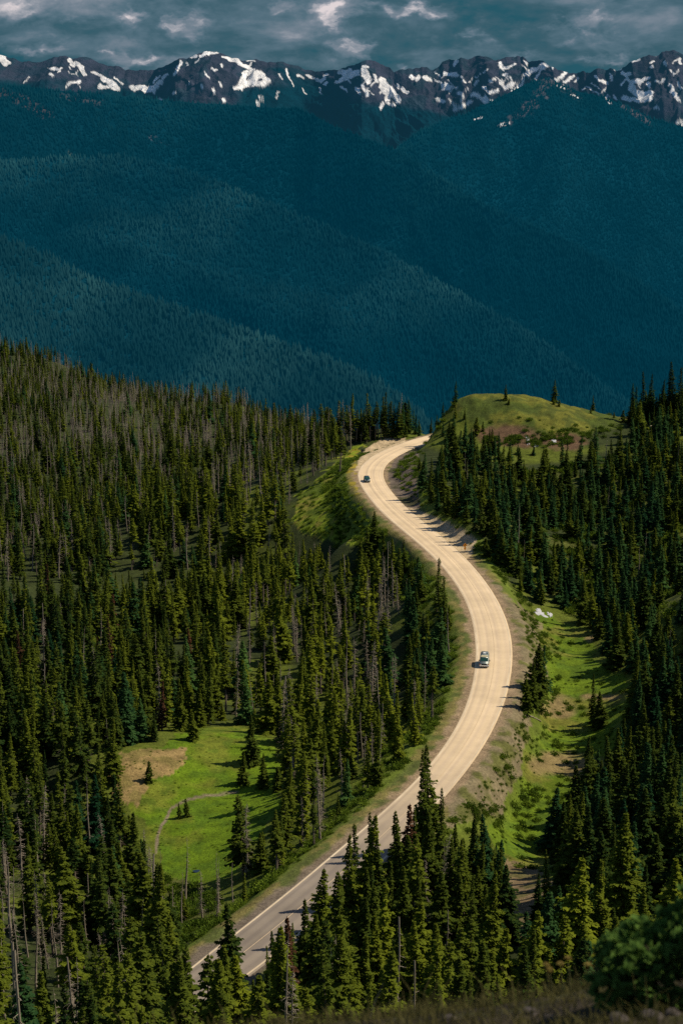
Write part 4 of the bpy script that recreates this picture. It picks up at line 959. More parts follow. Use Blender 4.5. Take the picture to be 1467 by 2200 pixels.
# distant forests: every slope's trees as one mass
def far_forest(name, VV, RR_, hgt, spx, spy, ymax, mat, seed, label, dark, light, tufts=None):  # tufts: mask of the cloud shadow belt painted into the tree colour
    r_ = np.random.RandomState(seed)
    nr, nc = VV.shape[:2]
    qx, qy = project(VV[..., 0], VV[..., 1], VV[..., 2])
    # sample cells in proportion to their picture area
    ax = np.abs(qx[:-1, 1:] - qx[:-1, :-1]); ay = np.abs(qy[1:, :-1] - qy[:-1, :-1])
    area = ax * ay
    cx, cy_ = (qx[:-1, :-1] + qx[1:, 1:]) / 2, (qy[:-1, :-1] + qy[1:, 1:]) / 2
    ok = (cx > -90) & (cx < 1560) & (cy_ < ymax(cx)) & (qy[1:, :-1] > qy[:-1, :-1] - .5)
    lam = np.where(ok, area / (spx * spy), 0)
    cnt = r_.poisson(lam)
    # crest line always carries trees
    i, j = np.nonzero(cnt); k_ = np.repeat(np.arange(len(i)), cnt[i, j]); i = i[k_]; j = j[k_]
    u = r_.rand(len(i))[:, None]; v = r_.rand(len(i))[:, None]
    P = (VV[i, j] * (1 - u) + VV[i, j + 1] * u) * (1 - v) + (VV[i + 1, j] * (1 - u) + VV[i + 1, j + 1] * u) * v
    clump = fbm(P[:, 0] / 90, P[:, 1] / 90, seed, 3)
    keep = r_.rand(len(P)) < .45 + 1.1 * clump
    P = P[keep]; n_ = len(P); clump = clump[keep]
    h = hgt * r_.uniform(.55, 1.3, n_); w = h * r_.uniform(.17, .27, n_)
    a0 = r_.uniform(0, 6.28, n_)
    S = 5
    ph = a0[:, None] + np.arange(S)[None] * 2 * np.pi / S
    ring = np.stack([P[:, None, 0] + w[:, None] * np.cos(ph), P[:, None, 1] + w[:, None] * np.sin(ph), P[:, None, 2] + (h * .08)[:, None] + 0 * ph], -1)
    top = P.copy(); top[:, 2] += h; top[:, :2] += r_.uniform(-.05, .05, (n_, 2)) * h[:, None]
    V = np.concatenate([ring, top[:, None]], 1).reshape(-1, 3)
    b0 = (np.arange(n_) * (S + 1))[:, None]
    Q = np.stack([b0 + np.arange(S)[None], b0 + (np.arange(S)[None] + 1) % S, np.broadcast_to(b0 + S, (n_, S))], -1).reshape(-1, 3)
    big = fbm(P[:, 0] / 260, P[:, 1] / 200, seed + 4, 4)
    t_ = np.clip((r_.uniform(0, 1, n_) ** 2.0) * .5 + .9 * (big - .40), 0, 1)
    rl = RR_[i, j][keep]; t_ = np.clip(t_ * .35 + .9 * sstep(-.12, .22, rl + (big - .5) * .2) * (.35 + .65 * t_) , 0, 1) * (.25 + .75 * sstep(-.22, .10, rl))  # gully trees darker, spurs lighter: slope shading painted into the tree colour
    rim = np.exp(-((i[keep] / VV.shape[0]) ** 1.5) / .045); t_ = np.clip(t_ * (.55 + .5 * rim) + .30 * rim * r_.uniform(.3, 1, n_), 0, 1)  # crest trees lightened: a sunlit rim painted into their colour
    if tufts is not None:  # this mask paints a belt of cloud shadow into the tree colour
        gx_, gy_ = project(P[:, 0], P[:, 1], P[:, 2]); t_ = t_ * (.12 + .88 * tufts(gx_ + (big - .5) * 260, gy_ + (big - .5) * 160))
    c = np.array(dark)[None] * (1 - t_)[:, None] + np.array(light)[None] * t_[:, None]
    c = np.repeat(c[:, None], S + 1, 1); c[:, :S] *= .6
    o = mesh_np(name, V, Q, mat, color=c.reshape(-1, 3))
    tag(o, label, 'forest', kind='stuff')
    print(name, n_)
F_E = lambda q: np.interp(q, [-100, 0, 400, 640, 900, 1600], [830, 830, 960, 1000, 1050, 1100])
F_D = lambda q: np.interp(q, [-100, 0, 400, 700, 900, 950, 1600], [560, 560, 720, 820, 920, 960, 1000])
F_C = lambda q: np.interp(q, [-100, 250, 450, 700, 900, 1100, 1300, 1600], [560, 420, 430, 540, 640, 760, 900, 1000])
F_B = lambda q: np.interp(q, [600, 870, 1050, 1300, 1600], [380, 380, 500, 620, 800])
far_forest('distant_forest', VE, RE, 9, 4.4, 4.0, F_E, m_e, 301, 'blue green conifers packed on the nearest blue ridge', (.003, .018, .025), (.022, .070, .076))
F_hollow_shade = lambda q, y: sstep(15, 130, np.interp(q, [-100, 0, 200, 400, 600, 800, 930, 1600], [500, 508, 602, 668, 737, 812, 915, 1200]) - y)  # painted shadow belt: darkens the trees just above the nearer crest
far_forest('distant_forest', VD, RD, 9, 3.7, 3.5, F_D, m_d, 302, 'dark teal conifers on the long middle ridge', (.001, .017, .028), (.020, .070, .078), F_hollow_shade)
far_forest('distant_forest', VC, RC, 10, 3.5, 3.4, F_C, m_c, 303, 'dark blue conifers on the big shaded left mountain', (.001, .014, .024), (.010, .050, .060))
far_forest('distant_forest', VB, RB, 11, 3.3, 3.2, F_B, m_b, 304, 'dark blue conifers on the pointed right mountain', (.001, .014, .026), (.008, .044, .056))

# ------------------------------------------------------------------ vehicles
def frame_at(px, py):
    """point on the road under a picture point, and the road's heading towards the photographer"""
    p = at_z(px, py, .1)
    i = int(np.hypot(*(ROADC - p[:2]).T).argmin()); i = min(max(i, 2), len(ROADC) - 3)
    t = ROADC[i + 2] - ROADC[i - 2]; t /= np.linalg.norm(t)
    d = abs(np.dot(p[:2] - ROADC[i], [-t[1], t[0]])); zz = .02 + .10 * (1 - (d / (ROADW[i] / 2 + .25)) ** 2)
    return p, math.atan2(t[0], -t[1]), zz

M_TYRE = pbr('tyre rubber', (.025, .025, .026), .9); M_RIM = pbr('steel rim', (.45, .45, .46), .35, .8)
M_BLACK = pbr('black plastic', (.02, .02, .022), .6); M_CHROME = pbr('chrome', (.75, .74, .72), .2, 1.0)
M_VAN = pbr('grey green van paint', (.20, .235, .225), .35, .2, .05, 2, .5, .4); M_CAR = pbr('dark teal car paint', (.010, .050, .062), .3, .25, .05, 2, .5, .6)
M_CREAM = pbr('cream fibreglass', (.62, .56, .36), .5); M_WH = pbr('white plastic', (.85, .85, .83), .4)
M_LAMP = pbr('lamp glass', (.75, .75, .72), .12, .1, .05); M_AMBER = pbr('amber lens', (.75, .22, .02), .25); M_RED = pbr('red lens', (.5, .03, .02), .3)
mg, nt = new_mat('tinted car glass'); out = N(nt, 'ShaderNodeOutputMaterial'); gb = N(nt, 'ShaderNodeBsdfPrincipled', i={'Base Color': (.02, .07, .055, 1), 'Roughness': .06, 'Specular IOR Level': .8}); nt.links.new(gb.outputs[0], out.inputs[0]); M_GLASS = mg

def shell(bm, prof, wfun, closed=True):
    """side profile (y,z) carried across the width; wfun(y, z) = half width there"""
    L_ = [bm.verts.new((-wfun(y, z), y, z)) for y, z in prof]; R_ = [bm.verts.new((wfun(y, z), y, z)) for y, z in prof]
    n_ = len(prof)
    for i in range(n_):
        j = (i + 1) % n_; bm.faces.new((L_[i], L_[j], R_[j], R_[i]))
    bm.faces.new(L_[::-1]); bm.faces.new(R_)
def bevel_all(bm, off, seg=2, ang=.35):
    es = [e for e in bm.edges if len(e.link_faces) == 2 and e.calc_face_angle(0) > ang]
    bmesh.ops.bevel(bm, geom=es, offset=off, segments=seg, affect='EDGES', profile=.6, clamp_overlap=True)
def wheel(parent, x, y, r, w):
    e = empty('wheel', (x, y, r)); e.parent = parent
    bm = bmesh.new(); cyl(bm, (0, 0, 0), (1, 0, 0), r, w, 28); bevel_all(bm, .03, 2, .8); obj_bm('tyre', bm, M_TYRE, e, True)
    bm = bmesh.new(); s = 1 if x > 0 else -1
    cyl(bm, (s * (w / 2 + .004), 0, 0), (s, 0, 0), r * .62, .02, 24); cyl(bm, (s * (w / 2 + .02), 0, 0), (s, 0, 0), r * .2, .03, 12)
    for k_ in range(6):
        a_ = k_ * math.pi / 3; cyl(bm, (s * (w / 2 + .016), math.cos(a_) * r * .42, math.sin(a_) * r * .42), (s, 0, 0), r * .07, .012, 8)
    obj_bm('rim', bm, M_RIM, e)

# camper van coming towards the photographer
p, rz, zz = frame_at(1040, 1428)
van = empty('camper_van', (p[0], p[1], zz), rz); van.scale = (.95, .9, .95); tag(van, 'grey green camper van with white bumper driving down the road', 'van')
hwv = lambda y, z: (1.0 if z < 1.15 else 1.0 - .13 * (z - 1.15) / 1.2) * (1 - .05 * max(0, (-y - 2.0)) / .6)
bm = bmesh.new(); shell(bm, [(-2.52, .48), (-2.56, .62), (-2.55, .95), (-2.42, 1.08), (-1.78, 1.22), (-1.12, 1.98), (-.95, 2.05), (2.42, 2.08), (2.55, 1.9), (2.58, .5), (2.5, .36), (-2.4, .34)], hwv); bevel_all(bm, .05); obj_bm('body', bm, M_VAN, van, True)
bm = bmesh.new(); shell(bm, [(-.92, 2.03), (-.72, 2.27), (-.35, 2.42), (2.05, 2.44), (2.36, 2.3), (2.44, 2.05)], lambda y, z: .86 - .18 * (z - 2.03) / .4); bevel_all(bm, .06); rf = obj_bm('raised_roof', bm, M_VAN, van, True)
bm = bmesh.new(); shell(bm, [(-1.04, 2.06), (-.80, 2.30), (-.66, 2.36), (-.70, 2.10)], lambda y, z: .80 - .15 * (z - 2.03) / .4); obj_bm('roof_visor', bm, M_CREAM, rf)
bm = bmesh.new(); box(bm, -.32, .22, .15, .75, 2.43, 2.56, .03); obj_bm('roof_vent', bm, M_WH, rf)
bm = bmesh.new(); box(bm, -.62, -.4, -.1, 1.4, 2.43, 2.47, .01); box(bm, .42, .62, -.1, .7, 2.43, 2.50, .01); obj_bm('roof_rack', bm, M_BLACK, rf)
def pane(parent, name, pts, mat=M_GLASS):
    bm = bmesh.new(); quad(bm, pts); f_ = bm.faces[:] if False else list(bm.faces)
    r_ = bmesh.ops.extrude_face_region(bm, geom=f_); n_ = f_[0].normal if f_[0].normal.length else Vector((0, -1, 0))
    return obj_bm(name, bm, mat, parent)
def sheet(parent, name, pts, mat, th=.012):
    P = [Vector(q) for q in pts]; nn = (P[1] - P[0]).cross(P[2] - P[0]).normalized()
    bm = bmesh.new(); a = [bm.verts.new(q + nn * th) for q in P]; b_ = [bm.verts.new(q - nn * th) for q in P]
    bm.faces.new(a); bm.faces.new(b_[::-1])
    for i in range(len(P)): bm.faces.new((a[i], b_[i], b_[(i + 1) % len(P)], a[(i + 1) % len(P)]))
    return obj_bm(name, bm, mat, parent)
sheet(van, 'windscreen', [(-.84, -1.72, 1.295), (.84, -1.72, 1.295), (.76, -1.16, 1.94), (-.76, -1.16, 1.94)], M_GLASS, .02)
for s in (-1, 1):
    sheet(van, 'side_window', [(s * 1.0, -1.45, 1.25), (s * 1.0, -.45, 1.25), (s * .925, -.45, 1.86), (s * .925, -1.0, 1.86)], M_GLASS, .02)
    sheet(van, 'side_window', [(s * 1.0, -.25, 1.25), (s * 1.0, 2.2, 1.25), (s * .925, 2.2, 1.86), (s * .925, -.25, 1.86)], M_GLASS, .02)
    bm = bmesh.new(); cyl(bm, (s * .72, -2.56, .82), (0, -1, 0), .115, .06, 20); obj_bm('headlight', bm, M_LAMP, van)
    bm = bmesh.new(); box(bm, s * .93 - .07, s * .93 + .07, -2.58, -2.44, .72, .93, .015); obj_bm('turn_signal', bm, M_AMBER, van)
    bm = bmesh.new(); box(bm, s * 1.14 - .10, s * 1.14 + .10, -1.56, -1.46, 1.28, 1.56, .03); box(bm, s * 1.03 - .06, s * 1.03 + .06, -1.53, -1.49, 1.32, 1.36); obj_bm('side_mirror', bm, M_BLACK, van)
    wheel(van, s * .88, -1.65, .36, .24); wheel(van, s * .88, 1.55, .36, .24)
    bm = bmesh.new(); box(bm, s * .9 - .06, s * .9 + .06, 2.57, 2.61, .8, 1.2, .01); obj_bm('tail_light', bm, M_RED, van)
bm = bmesh.new(); box(bm, -.56, .56, -2.585, -2.5, .70, .95)
for k_ in range(4): box(bm, -.56, .56, -2.60, -2.58, .72 + .06 * k_, .74 + .06 * k_)
obj_bm('grille', bm, M_BLACK, van)
bm = bmesh.new(); box(bm, -1.01, 1.01, -2.74, -2.52, .42, .62, .04); obj_bm('bumper', bm, M_CHROME if False else M_WH, van)
bm = bmesh.new(); box(bm, -1.0, 1.0, 2.55, 2.72, .42, .60, .04); obj_bm('bumper', bm, M_WH, van)
sheet(van, 'rear_window', [(-.78, 2.575, 1.25), (.78, 2.575, 1.25), (.74, 2.565, 1.8), (-.74, 2.565, 1.8)], M_GLASS, .015)

# dark car higher up the road
p, rz, zz = frame_at(788, 1034)
car = empty('parked_car' if False else 'car', (p[0], p[1], zz), rz); tag(car, 'small dark teal hatchback rounding the upper bend of the road', 'car')
hwc = lambda y, z: (.88 if z < .95 else .88 - .24 * (z - .95) / .6) * (1 - .10 * max(0, abs(y) - 1.5) / .6)
bm = bmesh.new(); shell(bm, [(-2.08, .34), (-2.14, .55), (-2.05, .74), (-1.05, .98), (-.35, 1.48), (.2, 1.56), (1.25, 1.52), (1.85, 1.05), (2.08, .98), (2.1, .45), (2.0, .3), (-2.0, .28)], hwc); bevel_all(bm, .05); obj_bm('body', bm, M_CAR, car, True)
sheet(car, 'windscreen', [(-.72, -1.02, 1.02), (.72, -1.02, 1.02), (.60, -.40, 1.46), (-.60, -.40, 1.46)], M_GLASS, .02)
sheet(car, 'rear_window', [(-.60, 1.30, 1.49), (.60, 1.30, 1.49), (.72, 1.80, 1.10), (-.72, 1.80, 1.10)], M_GLASS, .02)
for s in (-1, 1):
    sheet(car, 'side_window', [(s * .87, -.85, 1.02), (s * .87, .2, 1.02), (s * .70, .2, 1.45), (s * .70, -.3, 1.43)], M_GLASS, .02)
    sheet(car, 'side_window', [(s * .87, .28, 1.02), (s * .87, 1.5, 1.02), (s * .70, 1.2, 1.45), (s * .70, .28, 1.45)], M_GLASS, .02)
    sheet(car, 'headlight', [(s * .50, -2.09, .70), (s * .80, -1.92, .72), (s * .80, -1.70, .84), (s * .50, -1.98, .80)], M_LAMP, .03)
    bm = bmesh.new(); box(bm, s * .97 - .10, s * .97 + .10, -.80, -.70, 1.0, 1.15, .03); obj_bm('side_mirror', bm, M_CAR, car)
    bm = bmesh.new(); box(bm, s * .74 - .08, s * .74 + .08, 2.06, 2.12, .75, .98, .02); obj_bm('tail_light', bm, M_RED, car)
    wheel(car, s * .78, -1.32, .32, .2); wheel(car, s * .78, 1.30, .32, .2)
bm = bmesh.new(); box(bm, -.5, .5, -2.165, -2.09, .42, .62, .02); obj_bm('grille', bm, M_BLACK, car)
bm = bmesh.new(); box(bm, -.26, .26, -2.185, -2.16, .50, .61); obj_bm('licence_plate', bm, M_WH, car)

# ------------------------------------------------------------------ road signs
M_SIGN = pbr('orange yellow sign sheeting', (.78, .30, .02), .5); M_ALU = pbr('weathered sign back', (.035, .030, .030), .7); M_POST = pbr('wooden post', (.20, .16, .11), .9)
M_RUSTY = pbr('rust brown plate', (.20, .07, .035), .8)
def diamond(parent, name, cz_, r_, th, mat, y=-.06):
    bm = bmesh.new(); a = [bm.verts.new((r_ * math.sin(q), y, cz_ + r_ * math.cos(q))) for q in (0, math.pi / 2, math.pi, 1.5 * math.pi)]
    f_ = bm.faces.new(a); e = bmesh.ops.extrude_face_region(bm, geom=[f_])
    for v_ in e['geom']:
        if isinstance(v_, bmesh.types.BMVert): v_.co.y += th
    bevel_all(bm, .02, 2, .3)
    return obj_bm(name, bm, mat, parent)
def road_sign(px, py, rz, label, front, back, face_cam, size=.62, plate=True, hz=2.15):
    p = at_z(px, py, -.1); z = float(height(np.array([p[0]]), np.array([p[1]]))[0])
    s = empty('road_sign', (p[0], p[1], z), rz); tag(s, label, 'sign')
    bm = bmesh.new(); box(bm, -.05, .05, -.05, .05, -.3, hz + .2, .008); obj_bm('post', bm, M_POST, s)
    pn = diamond(s, 'warning_panel', hz, size, .02, front)
    if face_cam:
        bm = bmesh.new()   # bent arrow
        for k_ in range(8):
            a0, a1 = math.pi * .5 * k_ / 8, math.pi * .5 * (k_ + 1) / 8
            for q in ((a0, a1),):
                r0, r1 = .16, .25
                P = [(.12 - r1 * math.cos(q[0]), r1 * math.sin(q[0])), (.12 - r0 * math.cos(q[0]), r0 * math.sin(q[0])), (.12 - r0 * math.cos(q[1]), r0 * math.sin(q[1])), (.12 - r1 * math.cos(q[1]), r1 * math.sin(q[1]))]
                quad(bm, [(a, -.072, hz + b_) for a, b_ in P])
        quad(bm, [(-.13, -.072, hz - .28), (-.04, -.072, hz - .28), (-.04, -.072, hz), (-.13, -.072, hz)])
        bm.faces.new([bm.verts.new(q) for q in ((.12, -.072, hz + .10), (.12, -.072, hz + .32), (.30, -.072, hz + .205))])
        obj_bm('arrow', bm, M_BLACK, pn)
    if plate:
        bm = bmesh.new(); box(bm, -.30, .30, -.08, -.06, hz - size - .50, hz - size + .02, .005); obj_bm('speed_plate', bm, front, s)
    return s
road_sign(998, 1189, .25, 'orange yellow diamond road sign beside the shaded gravel turnout', M_SIGN, M_ALU, True)
road_sign(778, 968, .3, 'dark back of a two-plate road sign left of upper bend', M_ALU, M_ALU, False, .6)
road_sign(830, 940, .2, 'small rust brown sign before the trees behind upper bend', M_RUSTY, M_RUSTY, False, .5, False, 1.7)

# ------------------------------------------------------------------ snow patches, logs, pond
def ray_ground(px, py, y0=100, y1=760):
    ys = np.linspace(y0, y1, 2600); a = sight(px, py); xs = ys * a[0] / a[1]
    _, bp = project(xs, ys, height(xs, ys)); s = bp - py
    k_ = np.where((s[:-1] >= 0) & (s[1:] < 0))[0]; i = k_[0] if len(k_) else int(np.abs(s).argmin())
    return xs[i], ys[i]
M_SNOW = pbr('old snow', (.42, .43, .47), .85, 0, .22, 1.2, .1)
def snow(px, py, rx, ry, label, seed, dirty=False):
    x, y = ray_ground(px, py); rg = random.Random(seed); n_ = 26; rings = 6
    r_ = empty('snow_patch', (x, y, float(height(np.array([x]), np.array([y]))[0])))
    ph = [rg.uniform(.35, 1.35) for _ in range(n_)]; bm = bmesh.new(); vs = []
    for k_ in range(rings + 1):
        row = []
        for j in range(n_):
            a_ = 6.283 * j / n_; s_ = k_ / rings
            wx, wy = x + math.cos(a_) * rx * s_ * ph[j], y + math.sin(a_) * ry * s_ * ph[j]
            row.append((wx, wy, .12 * (1 - s_ ** 2) - .1 * (s_ > .95)))
        vs.append(row)
    flat = [q for row in vs for q in row]; hz_ = height(np.array([q[0] for q in flat]), np.array([q[1] for q in flat])) + np.array([q[2] for q in flat]) + .05
    BV = [bm.verts.new((q[0] - x, q[1] - y, h_ - r_.location.z)) for q, h_ in zip(flat, hz_)]
    for k_ in range(rings):
        for j in range(n_):
            a_, b_ = k_ * n_ + j, k_ * n_ + (j + 1) % n_
            bm.faces.new((BV[a_], BV[b_], BV[b_ + n_], BV[a_ + n_]))
    bmesh.ops.remove_doubles(bm, verts=bm.verts, dist=.002)
    o = obj_bm('snow_patch', bm, M_SNOW, None, True); o.location = r_.location; bpy.data.objects.remove(r_)
    o.name = 'snow_patch'; tag(o, label, 'snow patch', 'old snow patches')
snow(1133, 944, .7, 3.0, 'left elongated white snow patch on the brown knoll flank', 1); snow(1151, 957, .8, 1.4, 'tiny white snow patch below the elongated one on the knoll', 2); snow(1190, 948, 1.0, 1.8, 'right compact white snow patch on the brown knoll flank', 3)
snow(1160, 1316, 1.8, 2.4, 'grey white snow patch in the hollow above the right meadow', 4); snow(1180, 1320, .8, 1.4, 'small snow remnant right of the large hollow snow patch', 5)
def log(px0, py0, px1, py1, r, label):
    a = ray_ground(px0, py0); b_ = ray_ground(px1, py1)
    A_, B_ = [np.array([*q, float(height(np.array([q[0]]), np.array([q[1]]))[0]) + r + .15]) for q in (a, b_)]
    c = (A_ + B_) / 2; path = [A_ - c, (A_ - c) * .4 + [0, 0, .08], (B_ - c) * .5 + [0, 0, .05], B_ - c]
    V, Q = tube(path, [r, r * .9, r * .75, r * .45], 7)
    ac = Acc(); ac.add(V, Q)
    for k_ in range(5):
        s_ = random.uniform(.2, .9); q = (A_ - c) * (1 - s_) + (B_ - c) * s_; d = np.array([random.uniform(-.5, .5), random.uniform(-.5, .5), random.uniform(.2, .6)])
        ac.add(*tube([q, q + d * .5, q + d], [.05, .035, .015], 4))
    V, Q = ac.get(); o = mesh_np('fallen_log', V, Q, M_DEAD); o.location = c; tag(o, label, 'log')
log(1390, 921, 1420, 907, .22, 'pale fallen log below the tall far right firs'); log(985, 1074, 1016, 1066, .18, 'pale fallen trunk among firs below the knoll')
log(1178, 1108, 1190, 1100, .22, 'short pale log in the shrubs right of the turnout'); log(1137, 1540, 1162, 1552, .16, 'thin pale log below the roadside clump by the meadow'); log(1330, 902, 1392, 896, .18, 'thin pale log on the grass left of far right firs')
x, y = ray_ground(424, 1872)
bm = bmesh.new(); bmesh.ops.create_circle(bm, cap_ends=True, segments=28, radius=1)
for v_ in bm.verts: v_.co.x *= .75 * (1 + .15 * math.sin(v_.co.y * 5)); v_.co.y *= .55
mw, nt = new_mat('pond water'); out = N(nt, 'ShaderNodeOutputMaterial'); gb = N(nt, 'ShaderNodeBsdfPrincipled', i={'Base Color': (.01, .02, .03, 1), 'Roughness': .12}); nt.links.new(gb.outputs[0], out.inputs[0])
po = obj_bm('water', bm, mw); po.location = (x, y, float(height(np.array([x]), np.array([y]))[0]) + .08); tag(po, kind='structure')

# ------------------------------------------------------------------ foreground summit: bush, grass, seed heads, stones
def gz(x, y): return float(height(np.array([x]), np.array([y]))[0])
M_BUSH = foliage_mat('juniper scale leaves', (.06, .13, .034), (.19, .32, .065), .4, 1.5)
def fg_point(px, py): return ray_ground(px, py, 6, 22)
bx, by = fg_point(1475, 2150)
bush = empty('juniper_bush', (bx, by, gz(bx, by))); tag(bush, 'dark green rounded bush in the lower right foreground', 'bush')
ac = Acc(); rg = random.Random(5)
for k_ in range(9):
    a_ = rg.uniform(0, 6.28); d = np.array([math.cos(a_) * .5, math.sin(a_) * .35, .55]); ac.add(*tube([(0, 0, -.05), d * .5, d], [.02, .014, .006], 5))
V, Q = ac.get(); mesh_np('stem', V, Q, M_DARKBARK, parent=bush)
ac = Acc()
for k_ in range(900):
    while True:
        u = np.array([rg.uniform(-1, 1), rg.uniform(-1, 1), rg.uniform(0, 1)])
        if .5 < np.linalg.norm(u) < 1: break
    prof = 1 + .22 * math.sin(u[0] * 7 + 1) + .15 * math.sin(u[1] * 9)
    c = u * np.array([.66, .52, .64 * prof]) + [0, 0, .02]
    d0_ = c / (np.linalg.norm(c) + 1e-6)
    for j in range(12):
        d = d0_ + np.array([rg.gauss(0, .6), rg.gauss(0, .6), rg.gauss(.25, .5)]); d /= np.linalg.norm(d)
        e = np.cross(d, [rg.uniform(-1, 1), rg.uniform(-1, 1), rg.uniform(-1, 1)]); e /= np.linalg.norm(e) + 1e-6
        l_ = rg.uniform(.05, .10); w = l_ * .38
        ac.add([c, c + d * l_ * .5 + e * w, c + d * l_, c + d * l_ * .5 - e * w], [(0, 1, 2, 3)])
V, Q = ac.get(); o = mesh_np('foliage', V, Q, M_BUSH, parent=bush); o['tint'] = .45
# turf
M_GRASS = foliage_mat('dry summit grass', (.045, .045, .018), (.16, .145, .055), .35, 2)
ac = []; nb = 48000
gx = rs.uniform(-4, 9, nb); gy = rs.uniform(9.6, 16.0, nb)
den = fbm(gx * 2.2, gy * 2.2, 33, 3); kp = rs.rand(nb) < .25 + 1.2 * (den - .3); gx, gy = gx[kp], gy[kp]; nb = len(gx)
gzv = height(gx, gy)
l_ = rs.uniform(.05, .19, nb) * (1 + (rs.rand(nb) < .06) * 1.1); az = rs.uniform(0, 6.28, nb); bend = rs.uniform(.1, .7, nb); wv = rs.uniform(.002, .005, nb)
B0 = np.stack([gx, gy, gzv - .01], 1); D_ = np.stack([np.cos(az), np.sin(az), 0 * az], 1); S_ = np.stack([-np.sin(az), np.cos(az), 0 * az], 1)
P1 = B0 + D_ * (l_ * bend * .3)[:, None] + np.array([0, 0, 1]) * (l_ * .6)[:, None]; P2 = B0 + D_ * (l_ * bend)[:, None] + np.array([0, 0, 1]) * (l_ * (1 - .3 * bend))[:, None]
Vg = np.stack([B0 - S_ * wv[:, None], B0 + S_ * wv[:, None], P1 - S_ * wv[:, None], P1 + S_ * wv[:, None], P2 - S_ * wv[:, None] * .3, P2 + S_ * wv[:, None] * .3], 1).reshape(-1, 3)
k6 = (np.arange(nb) * 6)[:, None]
Qg = np.concatenate([k6 + np.array([[0, 1, 3, 2]]), k6 + np.array([[2, 3, 5, 4]])], 0)
gr_ = mesh_np('grass', Vg, Qg, M_GRASS); gr_['tint'] = .5; tag(gr_, 'dry grass tufts on the stony foreground summit', 'grass', kind='stuff')
# seed heads on stalks
M_STALK = pbr('dry stalk', (.12, .12, .045), .9); M_HEAD = foliage_mat('dry umbel', (.10, .075, .02), (.24, .19, .06), .3, 3)
sh = [(1172, 2082, .15, 'leftmost dry umbel on a stalk in the foreground grass'), (1219, 2068, .20, 'tallest dry umbel left of centre in the foreground row'), (1203, 2080, .15, 'dry umbel just left of the tallest foreground one'), (1261, 2082, .13, 'small dry umbel midway between the tall ones'), (1279, 2058, .20, 'tall dry umbel beside the dark bush'), (1305, 2062, .17, 'rightmost dry umbel touching the dark bush'), (1288, 2078, .14, 'low dry umbel right beneath the tall one by the bush'), (1180, 2092, .10, 'lowest small dry umbel under the leftmost one')]
for px, py, hgt, lb in sh:
    bx, by = fg_point(px + 4, py + hgt * 270 + 12)
    zb = gz(bx, by); a = at_y(px, py, by); top = np.array([a[0] - bx, 0, max(a[2] - zb, .12)])
    r_ = empty('seed_head', (bx, by, zb)); tag(r_, lb, 'plant', 'dry umbels in the foreground')
    V, Q = tube([(0, 0, -.02), top * .5 + [.01, 0, 0], top], [.005, .004, .003], 5); mesh_np('stalk', V, Q, M_STALK, parent=r_)
    ac = Acc()
    for k_ in range(60):
        t_ = rg.uniform(0, 6.28); q = rg.uniform(.1, 1.0); R_ = .030
        c = top + np.array([math.cos(t_) * R_ * q, math.sin(t_) * R_ * q, .030 + .014 * math.sqrt(max(0, 1 - q * q)) * 1.4 + rg.uniform(-.004, .004)])
        s_ = .006; ac.add([c + [-s_, 0, 0], c + [0, -s_, -.002], c + [s_, 0, 0], c + [0, s_, .004]], [(0, 1, 2, 3)])
        if k_ < 18: ac.add(*tube([top, (top + c) / 2 + [0, 0, -.004], c], [.0012, .001, .0008], 3))
    V, Q = ac.get(); o = mesh_np('umbel', V, Q, M_HEAD, parent=r_); o['tint'] = rg.uniform(.35, .8)
# a dry leaning stem
bx, by = fg_point(792, 2192); zb = gz(bx, by); a = at_y(824, 2112, by)
V, Q = tube([(0, 0, -.02), ((a[0] - bx) * .45, 0, (a[2] - zb) * .55), (a[0] - bx, 0, a[2] - zb)], [.004, .003, .0015], 5)
o = mesh_np('dry_stem', V, Q, M_DEAD); o.location = (bx, by, zb); tag(o, 'pale leaning dry stem at the bottom centre', 'plant')
M_STONE = pbr('lichened stone', (.055, .046, .044), .9, 0, .3, 6)
st = [(1140, 2176, .055, 'flat grey stone below the umbels'), (1305, 2176, .04, 'small stone at the foot of the dark bush'), (1330, 2192, .06, 'dark stone at the bottom edge under the bush'), (1400, 2188, .075, 'large dark stone near the bottom right corner'), (1445, 2180, .05, 'rightmost stone in the bottom right corner'), (1180, 2192, .05, 'reddish stone at the bottom edge below the umbels'), (1250, 2190, .035, 'tiny stone at the bottom edge left of the bush'), (965, 2190, .045, 'stone at the bottom edge in the dry grass')]
for px, py, r_, lb in st:
    bx, by = fg_point(px, py); bm = bmesh.new(); bmesh.ops.create_icosphere(bm, subdivisions=3, radius=r_)
    sd = rg.uniform(0, 99)
    for v_ in bm.verts:
        n_ = .75 + .5 * float(fbm(np.array([v_.co.x / r_ * .9 + sd + v_.co.z / r_]), np.array([v_.co.y / r_ * .9 + sd]), 3, 3)[0]); v_.co *= n_; v_.co.z *= .55; v_.co.x *= 1.25
    o = obj_bm('stone', bm, M_STONE, None, False); o.location = (bx, by, gz(bx, by) + r_ * .15); o.rotation_euler = (0, 0, rg.uniform(0, 6)); tag(o, lb, 'stone', 'stones in the foreground')

